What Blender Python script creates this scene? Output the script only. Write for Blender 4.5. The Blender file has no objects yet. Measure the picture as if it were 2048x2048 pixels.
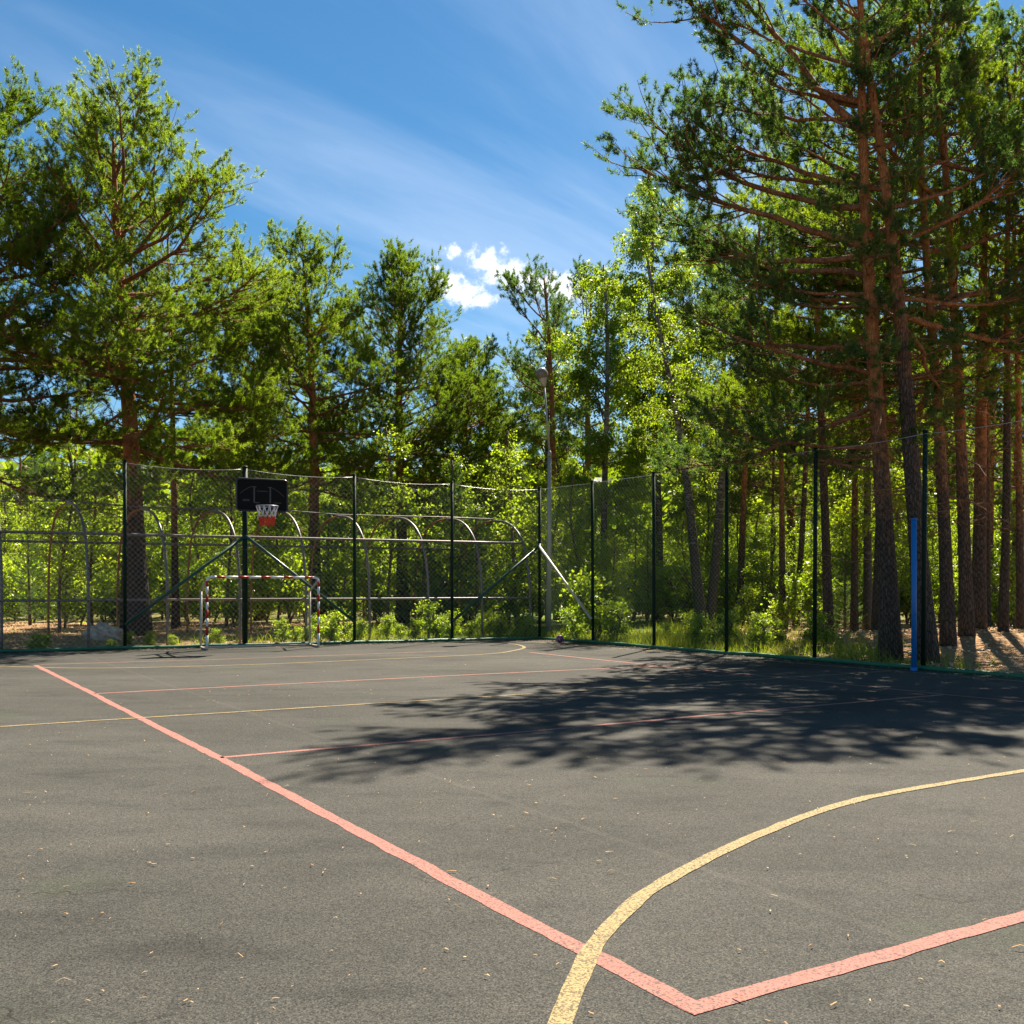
import bpy, math, random
import numpy as np
from mathutils import Vector

R = math.radians
sc = bpy.context.scene

# ------------------------------------------------------------------ camera
F, HY, H0 = 2032.0, 1176.3, 1.334            # focal length and horizon in photo pixels (2048 wide), eye height in metres
cam_d = bpy.data.cameras.new("camera")
cam = bpy.data.objects.new("camera", cam_d)
sc.collection.objects.link(cam)
cam.location = (0, 0, H0)
cam.rotation_euler = (R(90), 0, 0)
cam_d.sensor_width = 36
cam_d.lens = 36 * F / 2048
cam_d.shift_y = (HY - 1024) / 2048
cam_d.clip_end = 3000
cam_d.clip_start = 0.05
sc.camera = cam

# ------------------------------------------------------------------ sun and sky
SUN_AZ, SUN_EL = 21.5, 50.0                  # azimuth to the right of straight ahead (+Y), elevation
sun_d = bpy.data.lights.new("sun", 'SUN')
sun_d.energy = 5.0
sun_d.angle = R(0.53)
sun_d.color = (1.0, 0.89, 0.72)
sun = bpy.data.objects.new("sun", sun_d)
sc.collection.objects.link(sun)
sdir = Vector((math.sin(R(SUN_AZ)) * math.cos(R(SUN_EL)), math.cos(R(SUN_AZ)) * math.cos(R(SUN_EL)), math.sin(R(SUN_EL))))
sun.rotation_euler = sdir.to_track_quat('Z', 'Y').to_euler()
sun.location = (10, 30, 40)

world = bpy.data.worlds.new("World")
sc.world = world
world.use_nodes = True
wn = world.node_tree
for n in list(wn.nodes):
    wn.nodes.remove(n)
def wnode(t, **kw):
    n = wn.nodes.new(t)
    for k, v in kw.items():
        setattr(n, k, v)
    return n
def wmath(op, a, b=None, c=None):
    n = wnode('ShaderNodeMath', operation=op)
    for i, v in enumerate((a, b, c)):
        if v is None:
            continue
        if isinstance(v, (int, float)):
            n.inputs[i].default_value = v
        else:
            wn.links.new(v, n.inputs[i])
    return n.outputs[0]
wo = wnode('ShaderNodeOutputWorld')
bg = wnode('ShaderNodeBackground')
bg.inputs['Strength'].default_value = 0.075
sky = wnode('ShaderNodeTexSky', sky_type='NISHITA', sun_disc=False)
sky.sun_elevation = R(SUN_EL)
sky.sun_rotation = R(SUN_AZ)
sky.altitude = 300
sky.air_density = 1.0
sky.dust_density = 0.15
sky.ozone_density = 2.2
hs = wnode('ShaderNodeHueSaturation')
hs.inputs['Saturation'].default_value = 1.30
hs.inputs['Hue'].default_value = 0.492
hs.inputs['Value'].default_value = 0.47
wn.links.new(sky.outputs[0], hs.inputs['Color'])
tc = wnode('ShaderNodeTexCoord')
# cirrus: streaks on a high flat layer
sep = wnode('ShaderNodeSeparateXYZ')
wn.links.new(tc.outputs['Generated'], sep.inputs[0])
zc = wmath('ADD', wmath('MAXIMUM', sep.outputs[2], 0.02), 0.06)
comb = wnode('ShaderNodeCombineXYZ')
wn.links.new(wmath('DIVIDE', sep.outputs[0], zc), comb.inputs[0])
wn.links.new(wmath('DIVIDE', sep.outputs[1], zc), comb.inputs[1])
mp = wnode('ShaderNodeMapping')
mp.inputs['Rotation'].default_value = (0, 0, 0)
mp.inputs['Scale'].default_value = (0.5, 1.9, 1)
mp.inputs['Location'].default_value = (0.7, 1.3, 0)
vr = wnode('ShaderNodeVectorRotate', rotation_type='Z_AXIS')
vr.inputs['Angle'].default_value = R(-52)
wn.links.new(comb.outputs[0], vr.inputs['Vector'])
wn.links.new(vr.outputs[0], mp.inputs[0])
nz = wnode('ShaderNodeTexNoise')
nz.inputs['Scale'].default_value = 0.75
nz.inputs['Detail'].default_value = 9
nz.inputs['Roughness'].default_value = 0.56
nz.inputs['Distortion'].default_value = 0.5
wn.links.new(mp.outputs[0], nz.inputs['Vector'])
cr = wnode('ShaderNodeMapRange', interpolation_type='SMOOTHSTEP')
cr.inputs['From Min'].default_value = 0.40
cr.inputs['From Max'].default_value = 0.80
cr.inputs['To Max'].default_value = 0.50
wn.links.new(nz.outputs['Fac'], cr.inputs['Value'])
mixc = wnode('ShaderNodeMix', data_type='RGBA')
wn.links.new(cr.outputs[0], mixc.inputs['Factor'])
wn.links.new(hs.outputs[0], mixc.inputs['A'])
mixc.inputs['B'].default_value = (3.3, 3.9, 4.9, 1)
# fair weather cumulus: puffs around a few directions of the sky
def dir_of(u, v):
    return Vector(((u - 1024) / F, 1, (HY - v) / F)).normalized()
nw = wnode('ShaderNodeTexNoise')
nw.inputs['Scale'].default_value = 95
nw.inputs['Detail'].default_value = 8
nw.inputs['Roughness'].default_value = 0.62
wn.links.new(tc.outputs['Generated'], nw.inputs['Vector'])
blob = None
for (u, v, ru, rv) in ((900, 572, 40, 26), (925, 588, 58, 30), (960, 600, 40, 20), (978, 525, 42, 30), (1015, 545, 62, 26), (1060, 560, 50, 22), (1090, 568, 66, 26), (1135, 578, 56, 28),
                       (908, 503, 20, 12), (872, 535, 12, 6), (2320, 420, 90, 40), (2250, 450, 70, 34), (-420, 610, 80, 36), (-350, 622, 60, 26)):
    c = dir_of(u, v)
    sub = wnode('ShaderNodeVectorMath', operation='SUBTRACT')
    wn.links.new(tc.outputs['Generated'], sub.inputs[0])
    sub.inputs[1].default_value = c
    ml = wnode('ShaderNodeVectorMath', operation='MULTIPLY')
    wn.links.new(sub.outputs[0], ml.inputs[0])
    ml.inputs[1].default_value = (F / ru, F / ru, F / rv)
    ln = wnode('ShaderNodeVectorMath', operation='LENGTH')
    wn.links.new(ml.outputs[0], ln.inputs[0])
    b = wmath('SUBTRACT', 1.0, ln.outputs['Value'])
    blob = b if blob is None else wmath('MAXIMUM', blob, b)
val = wmath('ADD', blob, wmath('MULTIPLY', wmath('SUBTRACT', nw.outputs['Fac'], 0.5), 2.9))
cm = wnode('ShaderNodeMapRange', interpolation_type='SMOOTHSTEP')
cm.inputs['From Min'].default_value = -0.10
cm.inputs['From Max'].default_value = 0.80
wn.links.new(val, cm.inputs['Value'])
mixk = wnode('ShaderNodeMix', data_type='RGBA')
wn.links.new(cm.outputs[0], mixk.inputs['Factor'])
wn.links.new(mixc.outputs['Result'], mixk.inputs['A'])
cg = wnode('ShaderNodeMix', data_type='RGBA')
nsh = wnode('ShaderNodeTexNoise')
nsh.inputs['Scale'].default_value = 40
nsh.inputs['Detail'].default_value = 5
wn.links.new(tc.outputs['Generated'], nsh.inputs['Vector'])
wn.links.new(nsh.outputs['Fac'], cg.inputs['Factor'])
cg.inputs['A'].default_value = (3.6, 3.9, 4.5, 1)
cg.inputs['B'].default_value = (6.4, 6.5, 6.8, 1)
wn.links.new(cg.outputs['Result'], mixk.inputs['B'])
wn.links.new(mixk.outputs['Result'], bg.inputs['Color'])
wn.links.new(bg.outputs[0], wo.inputs['Surface'])

sc.view_settings.view_transform = 'Standard'
sc.view_settings.look = 'None'
sc.view_settings.gamma = 1.0
sc.view_settings.exposure = 1.78
sc.view_settings.use_curve_mapping = False
sc.cycles.max_bounces = 7
sc.cycles.diffuse_bounces = 4
sc.cycles.transmission_bounces = 6
sc.cycles.glossy_bounces = 2
sc.cycles.caustics_reflective = False
sc.cycles.caustics_refractive = False
sc.cycles.use_denoising = True
sc.cycles.use_adaptive_sampling = False

# ------------------------------------------------------------------ helpers: places
def gp(u, v, z=0.0):                          # a point on the ground seen at (u, v)
    y = F * (H0 - z) / (v - HY)
    return Vector(((u - 1024) / F * y, y, z))
def at(u, v, y):                              # a point at depth y seen at (u, v)
    return Vector(((u - 1024) / F * y, y, H0 + (HY - v) / F * y))
def hgt(v, y):
    return H0 + (HY - v) / F * y
K = 0.93
YAW, CX, CY, CW = 0.550645, 0.633990 * K, 3.467466 * K, 1.0896584
AS = Vector((-math.sin(YAW), math.cos(YAW), 0))       # court axis running away from the camera
AT = Vector((math.cos(YAW), math.sin(YAW), 0))        # court axis running to the right
def ct(s, t, z=0.0):
    p = Vector((CX, CY, z)) + AS * (s * K) + AT * (t * CW * K)
    return p
def on_line(u, A, D):                         # where the sight line of column u meets the ground line A + k D
    m = (u - 1024) / F
    k = (A.x - m * A.y) / (m * D.y - D.x)
    return A + D * k

# ------------------------------------------------------------------ helpers: meshes
def mesh_np(name, V, faces, smooth=False):
    """V (n,3) array; faces = list of (m,k) integer arrays"""
    me = bpy.data.meshes.new(name)
    V = np.asarray(V, dtype=np.float32).reshape(-1, 3)
    if not isinstance(faces, (list, tuple)):
        faces = [faces]
    faces = [np.asarray(f, dtype=np.int32) for f in faces if len(f)]
    tot = np.concatenate([np.full(len(f), f.shape[1], dtype=np.int32) for f in faces])
    idx = np.concatenate([f.ravel() for f in faces])
    start = np.concatenate([[0], np.cumsum(tot)[:-1]]).astype(np.int32)
    me.vertices.add(len(V)); me.vertices.foreach_set('co', V.ravel())
    me.loops.add(len(idx)); me.loops.foreach_set('vertex_index', idx)
    me.polygons.add(len(tot)); me.polygons.foreach_set('loop_start', start)
    me.polygons.foreach_set('loop_total', tot)
    me.update(calc_edges=True)
    me.polygons.foreach_set('use_smooth', np.full(len(tot), bool(smooth)))
    return me
def obj(name, me, mat=None, parent=None, loc=None, rot=None):
    o = bpy.data.objects.new(name, me)
    sc.collection.objects.link(o)
    if mat is not None and me is not None and len(me.materials) == 0:
        me.materials.append(mat)
    if parent is not None:
        o.parent = parent
    if loc is not None:
        o.location = loc
    if rot is not None:
        o.rotation_euler = rot
    return o
def empty(name, loc=(0, 0, 0), rz=0):
    o = bpy.data.objects.new(name, None)
    sc.collection.objects.link(o)
    o.location = loc
    o.rotation_euler = (0, 0, rz)
    o.empty_display_size = 0.2
    return o
def tag(o, label=None, cat=None, group=None, kind=None):
    if label: o['label'] = label
    if cat: o['category'] = cat
    if group: o['group'] = group
    if kind: o['kind'] = kind
    return o
def copy_tree(o, loc, rz=0, s=1.0, parent=None):
    c = o.copy()
    sc.collection.objects.link(c)
    c.location = loc; c.rotation_euler = (0, 0, rz)
    c.scale = (s, s, s) if isinstance(s, (int, float)) else s
    for ch in o.children:
        d = ch.copy(); sc.collection.objects.link(d); d.parent = c
        for g in ch.children:
            e = g.copy(); sc.collection.objects.link(e); e.parent = d
    return c

def tubes(P, Rd, sides=6, cap=False):
    """P (N,K,3) polylines, Rd (N,K) radii -> verts, quad faces (and cap faces)"""
    P = np.asarray(P, dtype=np.float64); Rd = np.asarray(Rd, dtype=np.float64)
    N, Kk, _ = P.shape
    T = np.empty_like(P)
    T[:, 1:-1] = P[:, 2:] - P[:, :-2]
    T[:, 0] = P[:, 1] - P[:, 0]; T[:, -1] = P[:, -1] - P[:, -2]
    T /= np.maximum(np.linalg.norm(T, axis=2, keepdims=True), 1e-9)
    chord = P[:, -1] - P[:, 0]
    chord /= np.maximum(np.linalg.norm(chord, axis=1, keepdims=True), 1e-9)
    ref = np.where(np.abs(chord[:, 2:3]) < 0.75, np.array([[0, 0, 1.0]]), np.array([[0.31, 0.95, 0]]))[:, None, :]
    U = np.cross(T, np.broadcast_to(ref, T.shape))
    U /= np.maximum(np.linalg.norm(U, axis=2, keepdims=True), 1e-9)
    W = np.cross(T, U)
    a = np.arange(sides) * 2 * np.pi / sides
    V = P[:, :, None, :] + Rd[:, :, None, None] * (np.cos(a)[None, None, :, None] * U[:, :, None, :] + np.sin(a)[None, None, :, None] * W[:, :, None, :])
    base = (np.arange(N) * Kk * sides)[:, None, None] + (np.arange(Kk - 1) * sides)[None, :, None]
    j = np.arange(sides); j2 = (j + 1) % sides
    q = np.stack([base + j, base + sides + j, base + sides + j2, base + j2], axis=-1).reshape(-1, 4)
    faces = [q]
    if cap:
        b0 = (np.arange(N) * Kk * sides)[:, None] + j[None, :]
        b1 = (np.arange(N) * Kk * sides)[:, None] + (Kk - 1) * sides + j[None, ::-1]
        faces += [b0, b1]
    return V.reshape(-1, 3), faces
def join(parts):
    Vs, Fs, off = [], {}, 0
    for V, fs in parts:
        for f in (fs if isinstance(fs, (list, tuple)) else [fs]):
            if len(f):
                Fs.setdefault(f.shape[1], []).append(np.asarray(f) + off)
        Vs.append(V); off += len(V)
    return np.concatenate(Vs), [np.concatenate(v) for v in Fs.values()]
def pipe(name, pts, r, mat, parent=None, sides=10, cap=True, smooth=True):
    pts = np.array([list(p) for p in pts], dtype=float)[None]
    rr = np.full((1, pts.shape[1]), r) if np.isscalar(r) else np.array(r)[None]
    V, f = tubes(pts, rr, sides, cap)
    return obj(name, mesh_np(name, V, f, smooth), mat, parent)
def box_mesh(name, sx, sy, sz, bev=0.0):
    import bmesh
    bm = bmesh.new()
    bmesh.ops.create_cube(bm, size=1)
    for v in bm.verts:
        v.co = Vector((v.co.x * sx, v.co.y * sy, v.co.z * sz))
    if bev:
        bmesh.ops.bevel(bm, geom=bm.edges[:], offset=bev, segments=2, affect='EDGES')
    me = bpy.data.meshes.new(name); bm.to_mesh(me); bm.free()
    return me
def lathe(name, prof, sides=16):
    prof = np.array(prof); n = len(prof)
    a = np.arange(sides) * 2 * np.pi / sides
    V = np.stack([prof[:, None, 0] * np.cos(a), prof[:, None, 0] * np.sin(a), np.broadcast_to(prof[:, None, 1], (n, sides))], axis=-1).reshape(-1, 3)
    i = (np.arange(n - 1) * sides)[:, None]; j = np.arange(sides)[None]; j2 = (j + 1) % sides
    q = np.stack([i + j, i + j2, i + sides + j2, i + sides + j], axis=-1).reshape(-1, 4)
    return mesh_np(name, V, [q], True)

# ------------------------------------------------------------------ helpers: materials
def nmat(name):
    m = bpy.data.materials.new(name); m.use_nodes = True
    nt = m.node_tree
    b = nt.nodes['Principled BSDF']
    return m, nt, b
def nd(nt, t, **kw):
    n = nt.nodes.new(t)
    for k, v in kw.items():
        setattr(n, k, v)
    return n
def noise(nt, scale, detail=4, rough=0.55, vec=None, dist=0.0):
    n = nd(nt, 'ShaderNodeTexNoise')
    n.inputs['Scale'].default_value = scale
    n.inputs['Detail'].default_value = detail
    n.inputs['Roughness'].default_value = rough
    n.inputs['Distortion'].default_value = dist
    if vec is not None:
        nt.links.new(vec, n.inputs['Vector'])
    return n.outputs['Fac']
def ramp(nt, fac, stops):
    r = nd(nt, 'ShaderNodeValToRGB')
    e = r.color_ramp.elements
    while len(e) < len(stops):
        e.new(0.5)
    for k, (p, c) in enumerate(stops):
        e[k].position = p
        e[k].color = (*c, 1) if len(c) == 3 else c
    nt.links.new(fac, r.inputs[0])
    return r.outputs[0]
def mixcol(nt, fac, a, b, mode='MIX'):
    m = nd(nt, 'ShaderNodeMix', data_type='RGBA', blend_type=mode)
    for sock, v in ((m.inputs['Factor'], fac), (m.inputs['A'], a), (m.inputs['B'], b)):
        if isinstance(v, (int, float)):
            sock.default_value = v
        elif isinstance(v, tuple):
            sock.default_value = (*v, 1)
        else:
            nt.links.new(v, sock)
    return m.outputs['Result']
def mth(nt, op, a, b=None):
    n = nd(nt, 'ShaderNodeMath', operation=op)
    for i, v in enumerate((a, b)):
        if v is None: continue
        if isinstance(v, (int, float)): n.inputs[i].default_value = v
        else: nt.links.new(v, n.inputs[i])
    return n.outputs[0]
def bump(nt, b, h, strength=0.4, dist=0.01):
    n = nd(nt, 'ShaderNodeBump')
    n.inputs['Strength'].default_value = strength
    n.inputs['Distance'].default_value = dist
    nt.links.new(h, n.inputs['Height'])
    nt.links.new(n.outputs[0], b.inputs['Normal'])
def coords(nt, which='Object'):
    return nd(nt, 'ShaderNodeTexCoord').outputs[which]
def wpos(nt):
    return nd(nt, 'ShaderNodeNewGeometry').outputs['Position']

def m_foliage(name, dark, mid, light, trans=0.4, tcol=None, rough=0.55, clump=0.9, spec=0.25):
    m, nt, b = nmat(name)
    geo = nd(nt, 'ShaderNodeNewGeometry')
    oi = nd(nt, 'ShaderNodeObjectInfo')
    n1 = noise(nt, clump, 2, 0.5, geo.outputs['Position'])
    f = mth(nt, 'ADD', mth(nt, 'MULTIPLY', n1, 0.75), mth(nt, 'MULTIPLY', geo.outputs['Random Per Island'], 0.36))
    f = mth(nt, 'ADD', f, mth(nt, 'MULTIPLY', mth(nt, 'SUBTRACT', oi.outputs['Random'], 0.5), 0.22))
    col = ramp(nt, f, [(0.25, dark), (0.52, mid), (0.82, light)])
    nt.links.new(col, b.inputs['Base Color'])
    b.inputs['Roughness'].default_value = rough
    b.inputs['Specular IOR Level'].default_value = spec
    tr = nd(nt, 'ShaderNodeBsdfTranslucent')
    if tcol:
        tcn = mixcol(nt, 1.0, col, tcol, 'MULTIPLY')
        nt.links.new(tcn, tr.inputs['Color'])
    else:
        nt.links.new(col, tr.inputs['Color'])
    mx = nd(nt, 'ShaderNodeMixShader')
    mx.inputs[0].default_value = trans
    nt.links.new(b.outputs[0], mx.inputs[1]); nt.links.new(tr.outputs[0], mx.inputs[2])
    nt.links.new(mx.outputs[0], nt.nodes['Material Output'].inputs['Surface'])
    return m

def m_paint(name, col, rough=0.45, metal=0.0, wear=0.25, wearcol=(0.12, 0.07, 0.04), scale=18, spec=0.4):
    m, nt, b = nmat(name)
    p = wpos(nt)
    n = noise(nt, scale, 5, 0.65, p)
    n2 = noise(nt, scale * 0.16, 3, 0.6, p)
    c1 = mixcol(nt, mth(nt, 'MULTIPLY', n2, 0.5), col, tuple(x * 0.62 for x in col))
    fac = nd(nt, 'ShaderNodeMapRange')
    fac.inputs['From Min'].default_value = 0.66 - wear * 0.3
    fac.inputs['From Max'].default_value = 0.72 - wear * 0.1
    nt.links.new(n, fac.inputs['Value'])
    c = mixcol(nt, mth(nt, 'MULTIPLY', fac.outputs[0], min(1, wear * 2.2)), c1, wearcol)
    nt.links.new(c, b.inputs['Base Color'])
    b.inputs['Roughness'].default_value = rough
    b.inputs['Metallic'].default_value = metal
    b.inputs['Specular IOR Level'].default_value = spec
    bump(nt, b, n, 0.15, 0.002)
    return m

# bark
def m_pine_bark(name='pine_bark', h0=2.2, h1=5.5, low=((0.045, 0.034, 0.028), (0.135, 0.095, 0.07)), up=((0.24, 0.088, 0.028), (0.48, 0.215, 0.08))):
    m, nt, b = nmat(name)
    p = coords(nt, 'Object')
    mpn = nd(nt, 'ShaderNodeMapping')
    mpn.inputs['Scale'].default_value = (1, 1, 0.28)
    nt.links.new(p, mpn.inputs[0])
    n1 = noise(nt, 16, 5, 0.65, mpn.outputs[0], 0.6)
    vo = nd(nt, 'ShaderNodeTexVoronoi', feature='DISTANCE_TO_EDGE')
    vo.inputs['Scale'].default_value = 23
    nt.links.new(mpn.outputs[0], vo.inputs['Vector'])
    crk = nd(nt, 'ShaderNodeMapRange')
    crk.inputs['From Max'].default_value = 0.16
    nt.links.new(vo.outputs['Distance'], crk.inputs['Value'])
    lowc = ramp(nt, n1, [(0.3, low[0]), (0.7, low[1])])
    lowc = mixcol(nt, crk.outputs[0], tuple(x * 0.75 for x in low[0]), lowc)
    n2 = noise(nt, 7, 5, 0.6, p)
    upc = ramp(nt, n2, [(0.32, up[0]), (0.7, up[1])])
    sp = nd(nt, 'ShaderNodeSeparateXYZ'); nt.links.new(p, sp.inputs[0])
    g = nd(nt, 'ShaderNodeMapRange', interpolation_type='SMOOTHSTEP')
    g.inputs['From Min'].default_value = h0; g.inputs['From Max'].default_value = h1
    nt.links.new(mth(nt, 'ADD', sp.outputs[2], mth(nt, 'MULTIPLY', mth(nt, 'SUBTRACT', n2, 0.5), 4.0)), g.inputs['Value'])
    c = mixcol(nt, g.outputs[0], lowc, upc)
    nt.links.new(c, b.inputs['Base Color'])
    b.inputs['Roughness'].default_value = 0.85
    b.inputs['Specular IOR Level'].default_value = 0.2
    bump(nt, b, mth(nt, 'ADD', mth(nt, 'MULTIPLY', n1, 0.5), mth(nt, 'MULTIPLY', crk.outputs[0], 0.7)), 0.9, 0.03)
    return m
def m_birch_bark():
    m, nt, b = nmat('birch_bark')
    p = coords(nt, 'Object')
    mpn = nd(nt, 'ShaderNodeMapping'); mpn.inputs['Scale'].default_value = (1, 1, 3.2)
    nt.links.new(p, mpn.inputs[0])
    n1 = noise(nt, 5.5, 6, 0.7, mpn.outputs[0], 0.5)
    sp = nd(nt, 'ShaderNodeSeparateXYZ'); nt.links.new(p, sp.inputs[0])
    lowd = nd(nt, 'ShaderNodeMapRange')
    lowd.inputs['From Min'].default_value = 0.2; lowd.inputs['From Max'].default_value = 6.0
    lowd.inputs['To Min'].default_value = 0.24; lowd.inputs['To Max'].default_value = 0.0
    nt.links.new(sp.outputs[2], lowd.inputs['Value'])
    f = mth(nt, 'SUBTRACT', n1, lowd.outputs[0])
    c = ramp(nt, f, [(0.40, (0.03, 0.026, 0.022)), (0.52, (0.20, 0.175, 0.15)), (0.74, (0.40, 0.37, 0.33))])
    nt.links.new(c, b.inputs['Base Color'])
    b.inputs['Roughness'].default_value = 0.7
    bump(nt, b, n1, 0.3, 0.01)
    return m
M_BARK = m_pine_bark()
M_BARK_DARK = m_pine_bark('pine_bark_high_brown', 4.0, 9.0)  # same bark colours, the brown reaching higher up the stem
M_LIMB = m_pine_bark('pine_limb_bark', -5, -4, up=((0.15, 0.062, 0.028), (0.36, 0.18, 0.085)))
M_DEAD, _nt, _b = nmat('dead_twig')
_b.inputs['Base Color'].default_value = (0.085, 0.06, 0.045, 1); _b.inputs['Roughness'].default_value = 0.9
M_BIRCH = m_birch_bark()
M_TWIG, _nt, _b = nmat('thin_twig_bark')
nt_c = ramp(_nt, noise(_nt, 6, 3, 0.6, wpos(_nt)), [(0.3, (0.06, 0.04, 0.025)), (0.7, (0.16, 0.11, 0.07))])
_nt.links.new(nt_c, _b.inputs['Base Color']); _b.inputs['Roughness'].default_value = 0.9
M_NEEDLE = m_foliage('pine_needles', (0.044, 0.076, 0.014), (0.094, 0.138, 0.021), (0.168, 0.205, 0.034), 0.6, (1.9, 2.1, 0.46))
M_NEEDLE_B = m_foliage('blue_green_pine_needles', (0.028, 0.056, 0.022), (0.054, 0.092, 0.030), (0.108, 0.146, 0.044), 0.56, (1.55, 1.9, 0.7))
M_BIRCHLEAF = m_foliage('birch_leaves', (0.080, 0.130, 0.012), (0.140, 0.200, 0.018), (0.22, 0.27, 0.03), 0.62, (1.9, 1.9, 0.4), 0.42, spec=0.5)
M_LEAF = m_foliage('sapling_leaves', (0.095, 0.155, 0.016), (0.160, 0.230, 0.025), (0.24, 0.30, 0.045), 0.64, (1.9, 1.9, 0.4), 0.38, spec=0.55)
M_SPRUCE = m_foliage('young_pine_needles', (0.05, 0.10, 0.028), (0.085, 0.155, 0.040), (0.14, 0.21, 0.055), 0.42, (1.2, 1.25, 0.6))
M_GRASS = m_foliage('meadow_grass', (0.07, 0.12, 0.016), (0.15, 0.20, 0.025), (0.27, 0.27, 0.06), 0.55, (1.6, 1.6, 0.4))
M_FAR = m_foliage('far_foliage', (0.062, 0.100, 0.014), (0.120, 0.170, 0.020), (0.20, 0.245, 0.034), 0.6, (1.9, 1.95, 0.45), clump=0.35)

# metals and paints
M_GREEN = m_paint('dark_green_post_paint', (0.004, 0.020, 0.014), 0.6, wear=0.2, spec=0.15)
M_RAIL = m_paint('green_kerb_paint', (0.012, 0.135, 0.070), 0.5, wear=0.45, wearcol=(0.05, 0.06, 0.045))
M_BRACE = m_paint('green_brace_paint', (0.010, 0.060, 0.048), 0.35, wear=0.2)
M_WHITE = m_paint('white_tube_paint', (0.72, 0.71, 0.68), 0.4, wear=0.15, wearcol=(0.3, 0.24, 0.18))
M_OLDWHITE = m_paint('weathered_white_paint', (0.45, 0.42, 0.36), 0.5, wear=0.4, wearcol=(0.22, 0.15, 0.09))
M_RED = m_paint('red_tube_paint', (0.42, 0.018, 0.014), 0.4, wear=0.12)
M_BLUE = m_paint('blue_pole_paint', (0.004, 0.15, 0.46), 0.45, wear=0.15, wearcol=(0.1, 0.2, 0.3))
M_GALV = m_paint('galvanised_wire', (0.46, 0.49, 0.45), 0.4, metal=0.2, wear=0.1, wearcol=(0.2, 0.15, 0.1))
M_GREENWIRE = m_paint('green_grey_wire', (0.26, 0.36, 0.28), 0.45, metal=0.1, wear=0.1)
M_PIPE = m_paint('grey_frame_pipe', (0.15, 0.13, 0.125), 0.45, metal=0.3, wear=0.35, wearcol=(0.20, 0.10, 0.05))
M_PIPE_ORANGE = m_paint('orange_frame_pipe', (0.34, 0.135, 0.045), 0.7, wear=0.4, wearcol=(0.12, 0.05, 0.025))  # orange pipe for the far half of each arch
M_LAMP = m_paint('lamp_pole_steel', (0.36, 0.36, 0.34), 0.5, metal=0.3, wear=0.2)

# ------------------------------------------------------------------ ground
C_CORNER = gp(1076, 1278.5)
C_LEFT = gp(0, 1306)
C_RIGHT = gp(2048, 1357)
D_BACK = (C_LEFT - C_CORNER).normalized()
D_SIDE = (C_RIGHT - C_CORNER).normalized()
N_BACK = Vector((-D_BACK.y, D_BACK.x, 0)); N_BACK *= (1 if N_BACK.y > 0 else -1)     # away from the court
N_SIDE = Vector((-D_SIDE.y, D_SIDE.x, 0)); N_SIDE *= (1 if N_SIDE.y > 0 else -1)
def hash_noise(x, y, s, seed=0):
    rs = np.random.RandomState(seed)
    out = 0
    for k in range(5):
        a = rs.rand() * 6.28; f = s * (0.6 + rs.rand() * 1.3); ph = rs.rand() * 6.28
        out = out + np.sin((x * math.cos(a) + y * math.sin(a)) * f + ph)
    return out / 5
def terrain(x, y):
    x = np.asarray(x, dtype=float); y = np.asarray(y, dtype=float)
    db = (x - C_CORNER.x) * N_BACK.x + (y - C_CORNER.y) * N_BACK.y
    ds = (x - C_CORNER.x) * N_SIDE.x + (y - C_CORNER.y) * N_SIDE.y
    d = np.maximum(db, ds)
    k = np.clip(d / 1.6, 0, 1); k = k * k * (3 - 2 * k)
    k2 = np.clip(d / 6, 0, 1)
    mound = 0.28 * np.exp(-(((x - 10.3) / 3.2) ** 2 + ((y - 22.5) / 3.2) ** 2))
    far = np.clip((np.hypot(x, y) - 60) / 200, 0, 1)
    return -0.03 + k * (0.05 + 0.05 * hash_noise(x, y, 0.9, 3)) + k2 * 0.10 * (1 + hash_noise(x, y, 0.22, 5)) + mound * k * 1.0 + far * 0.5
def tz(x, y):
    return float(terrain(x, y))
def axis(lo, hi, step, far):
    core = np.arange(lo, hi + step, step)
    left = lo - np.geomspace(step, far, 10); right = hi + np.geomspace(step, far, 10)
    return np.concatenate([left[::-1], core, right])
xs = axis(-40, 40, 0.8, 900); ys = axis(-4, 70, 0.8, 1200)
gx, gy = np.meshgrid(xs, ys)
V = np.stack([gx, gy, terrain(gx, gy)], axis=-1).reshape(-1, 3)
nx = len(xs); i = (np.arange(len(ys) - 1) * nx)[:, None] + np.arange(nx - 1)[None]
q = np.stack([i, i + 1, i + nx + 1, i + nx], axis=-1).reshape(-1, 4)
m, nt, b = nmat('forest_floor')
p = wpos(nt)
n1 = noise(nt, 0.42, 4, 0.6, p); n2 = noise(nt, 9, 6, 0.7, p); n3 = noise(nt, 60, 3, 0.7, p)
lit = ramp(nt, n2, [(0.25, (0.13, 0.075, 0.036)), (0.5, (0.33, 0.20, 0.105)), (0.75, (0.50, 0.34, 0.20))])
lit = mixcol(nt, mth(nt, 'MULTIPLY', n3, 0.55), lit, (0.16, 0.095, 0.05))
grn = ramp(nt, n2, [(0.3, (0.05, 0.075, 0.014)), (0.7, (0.12, 0.15, 0.03))])
sp = nd(nt, 'ShaderNodeSeparateXYZ'); nt.links.new(p, sp.inputs[0])
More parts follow.
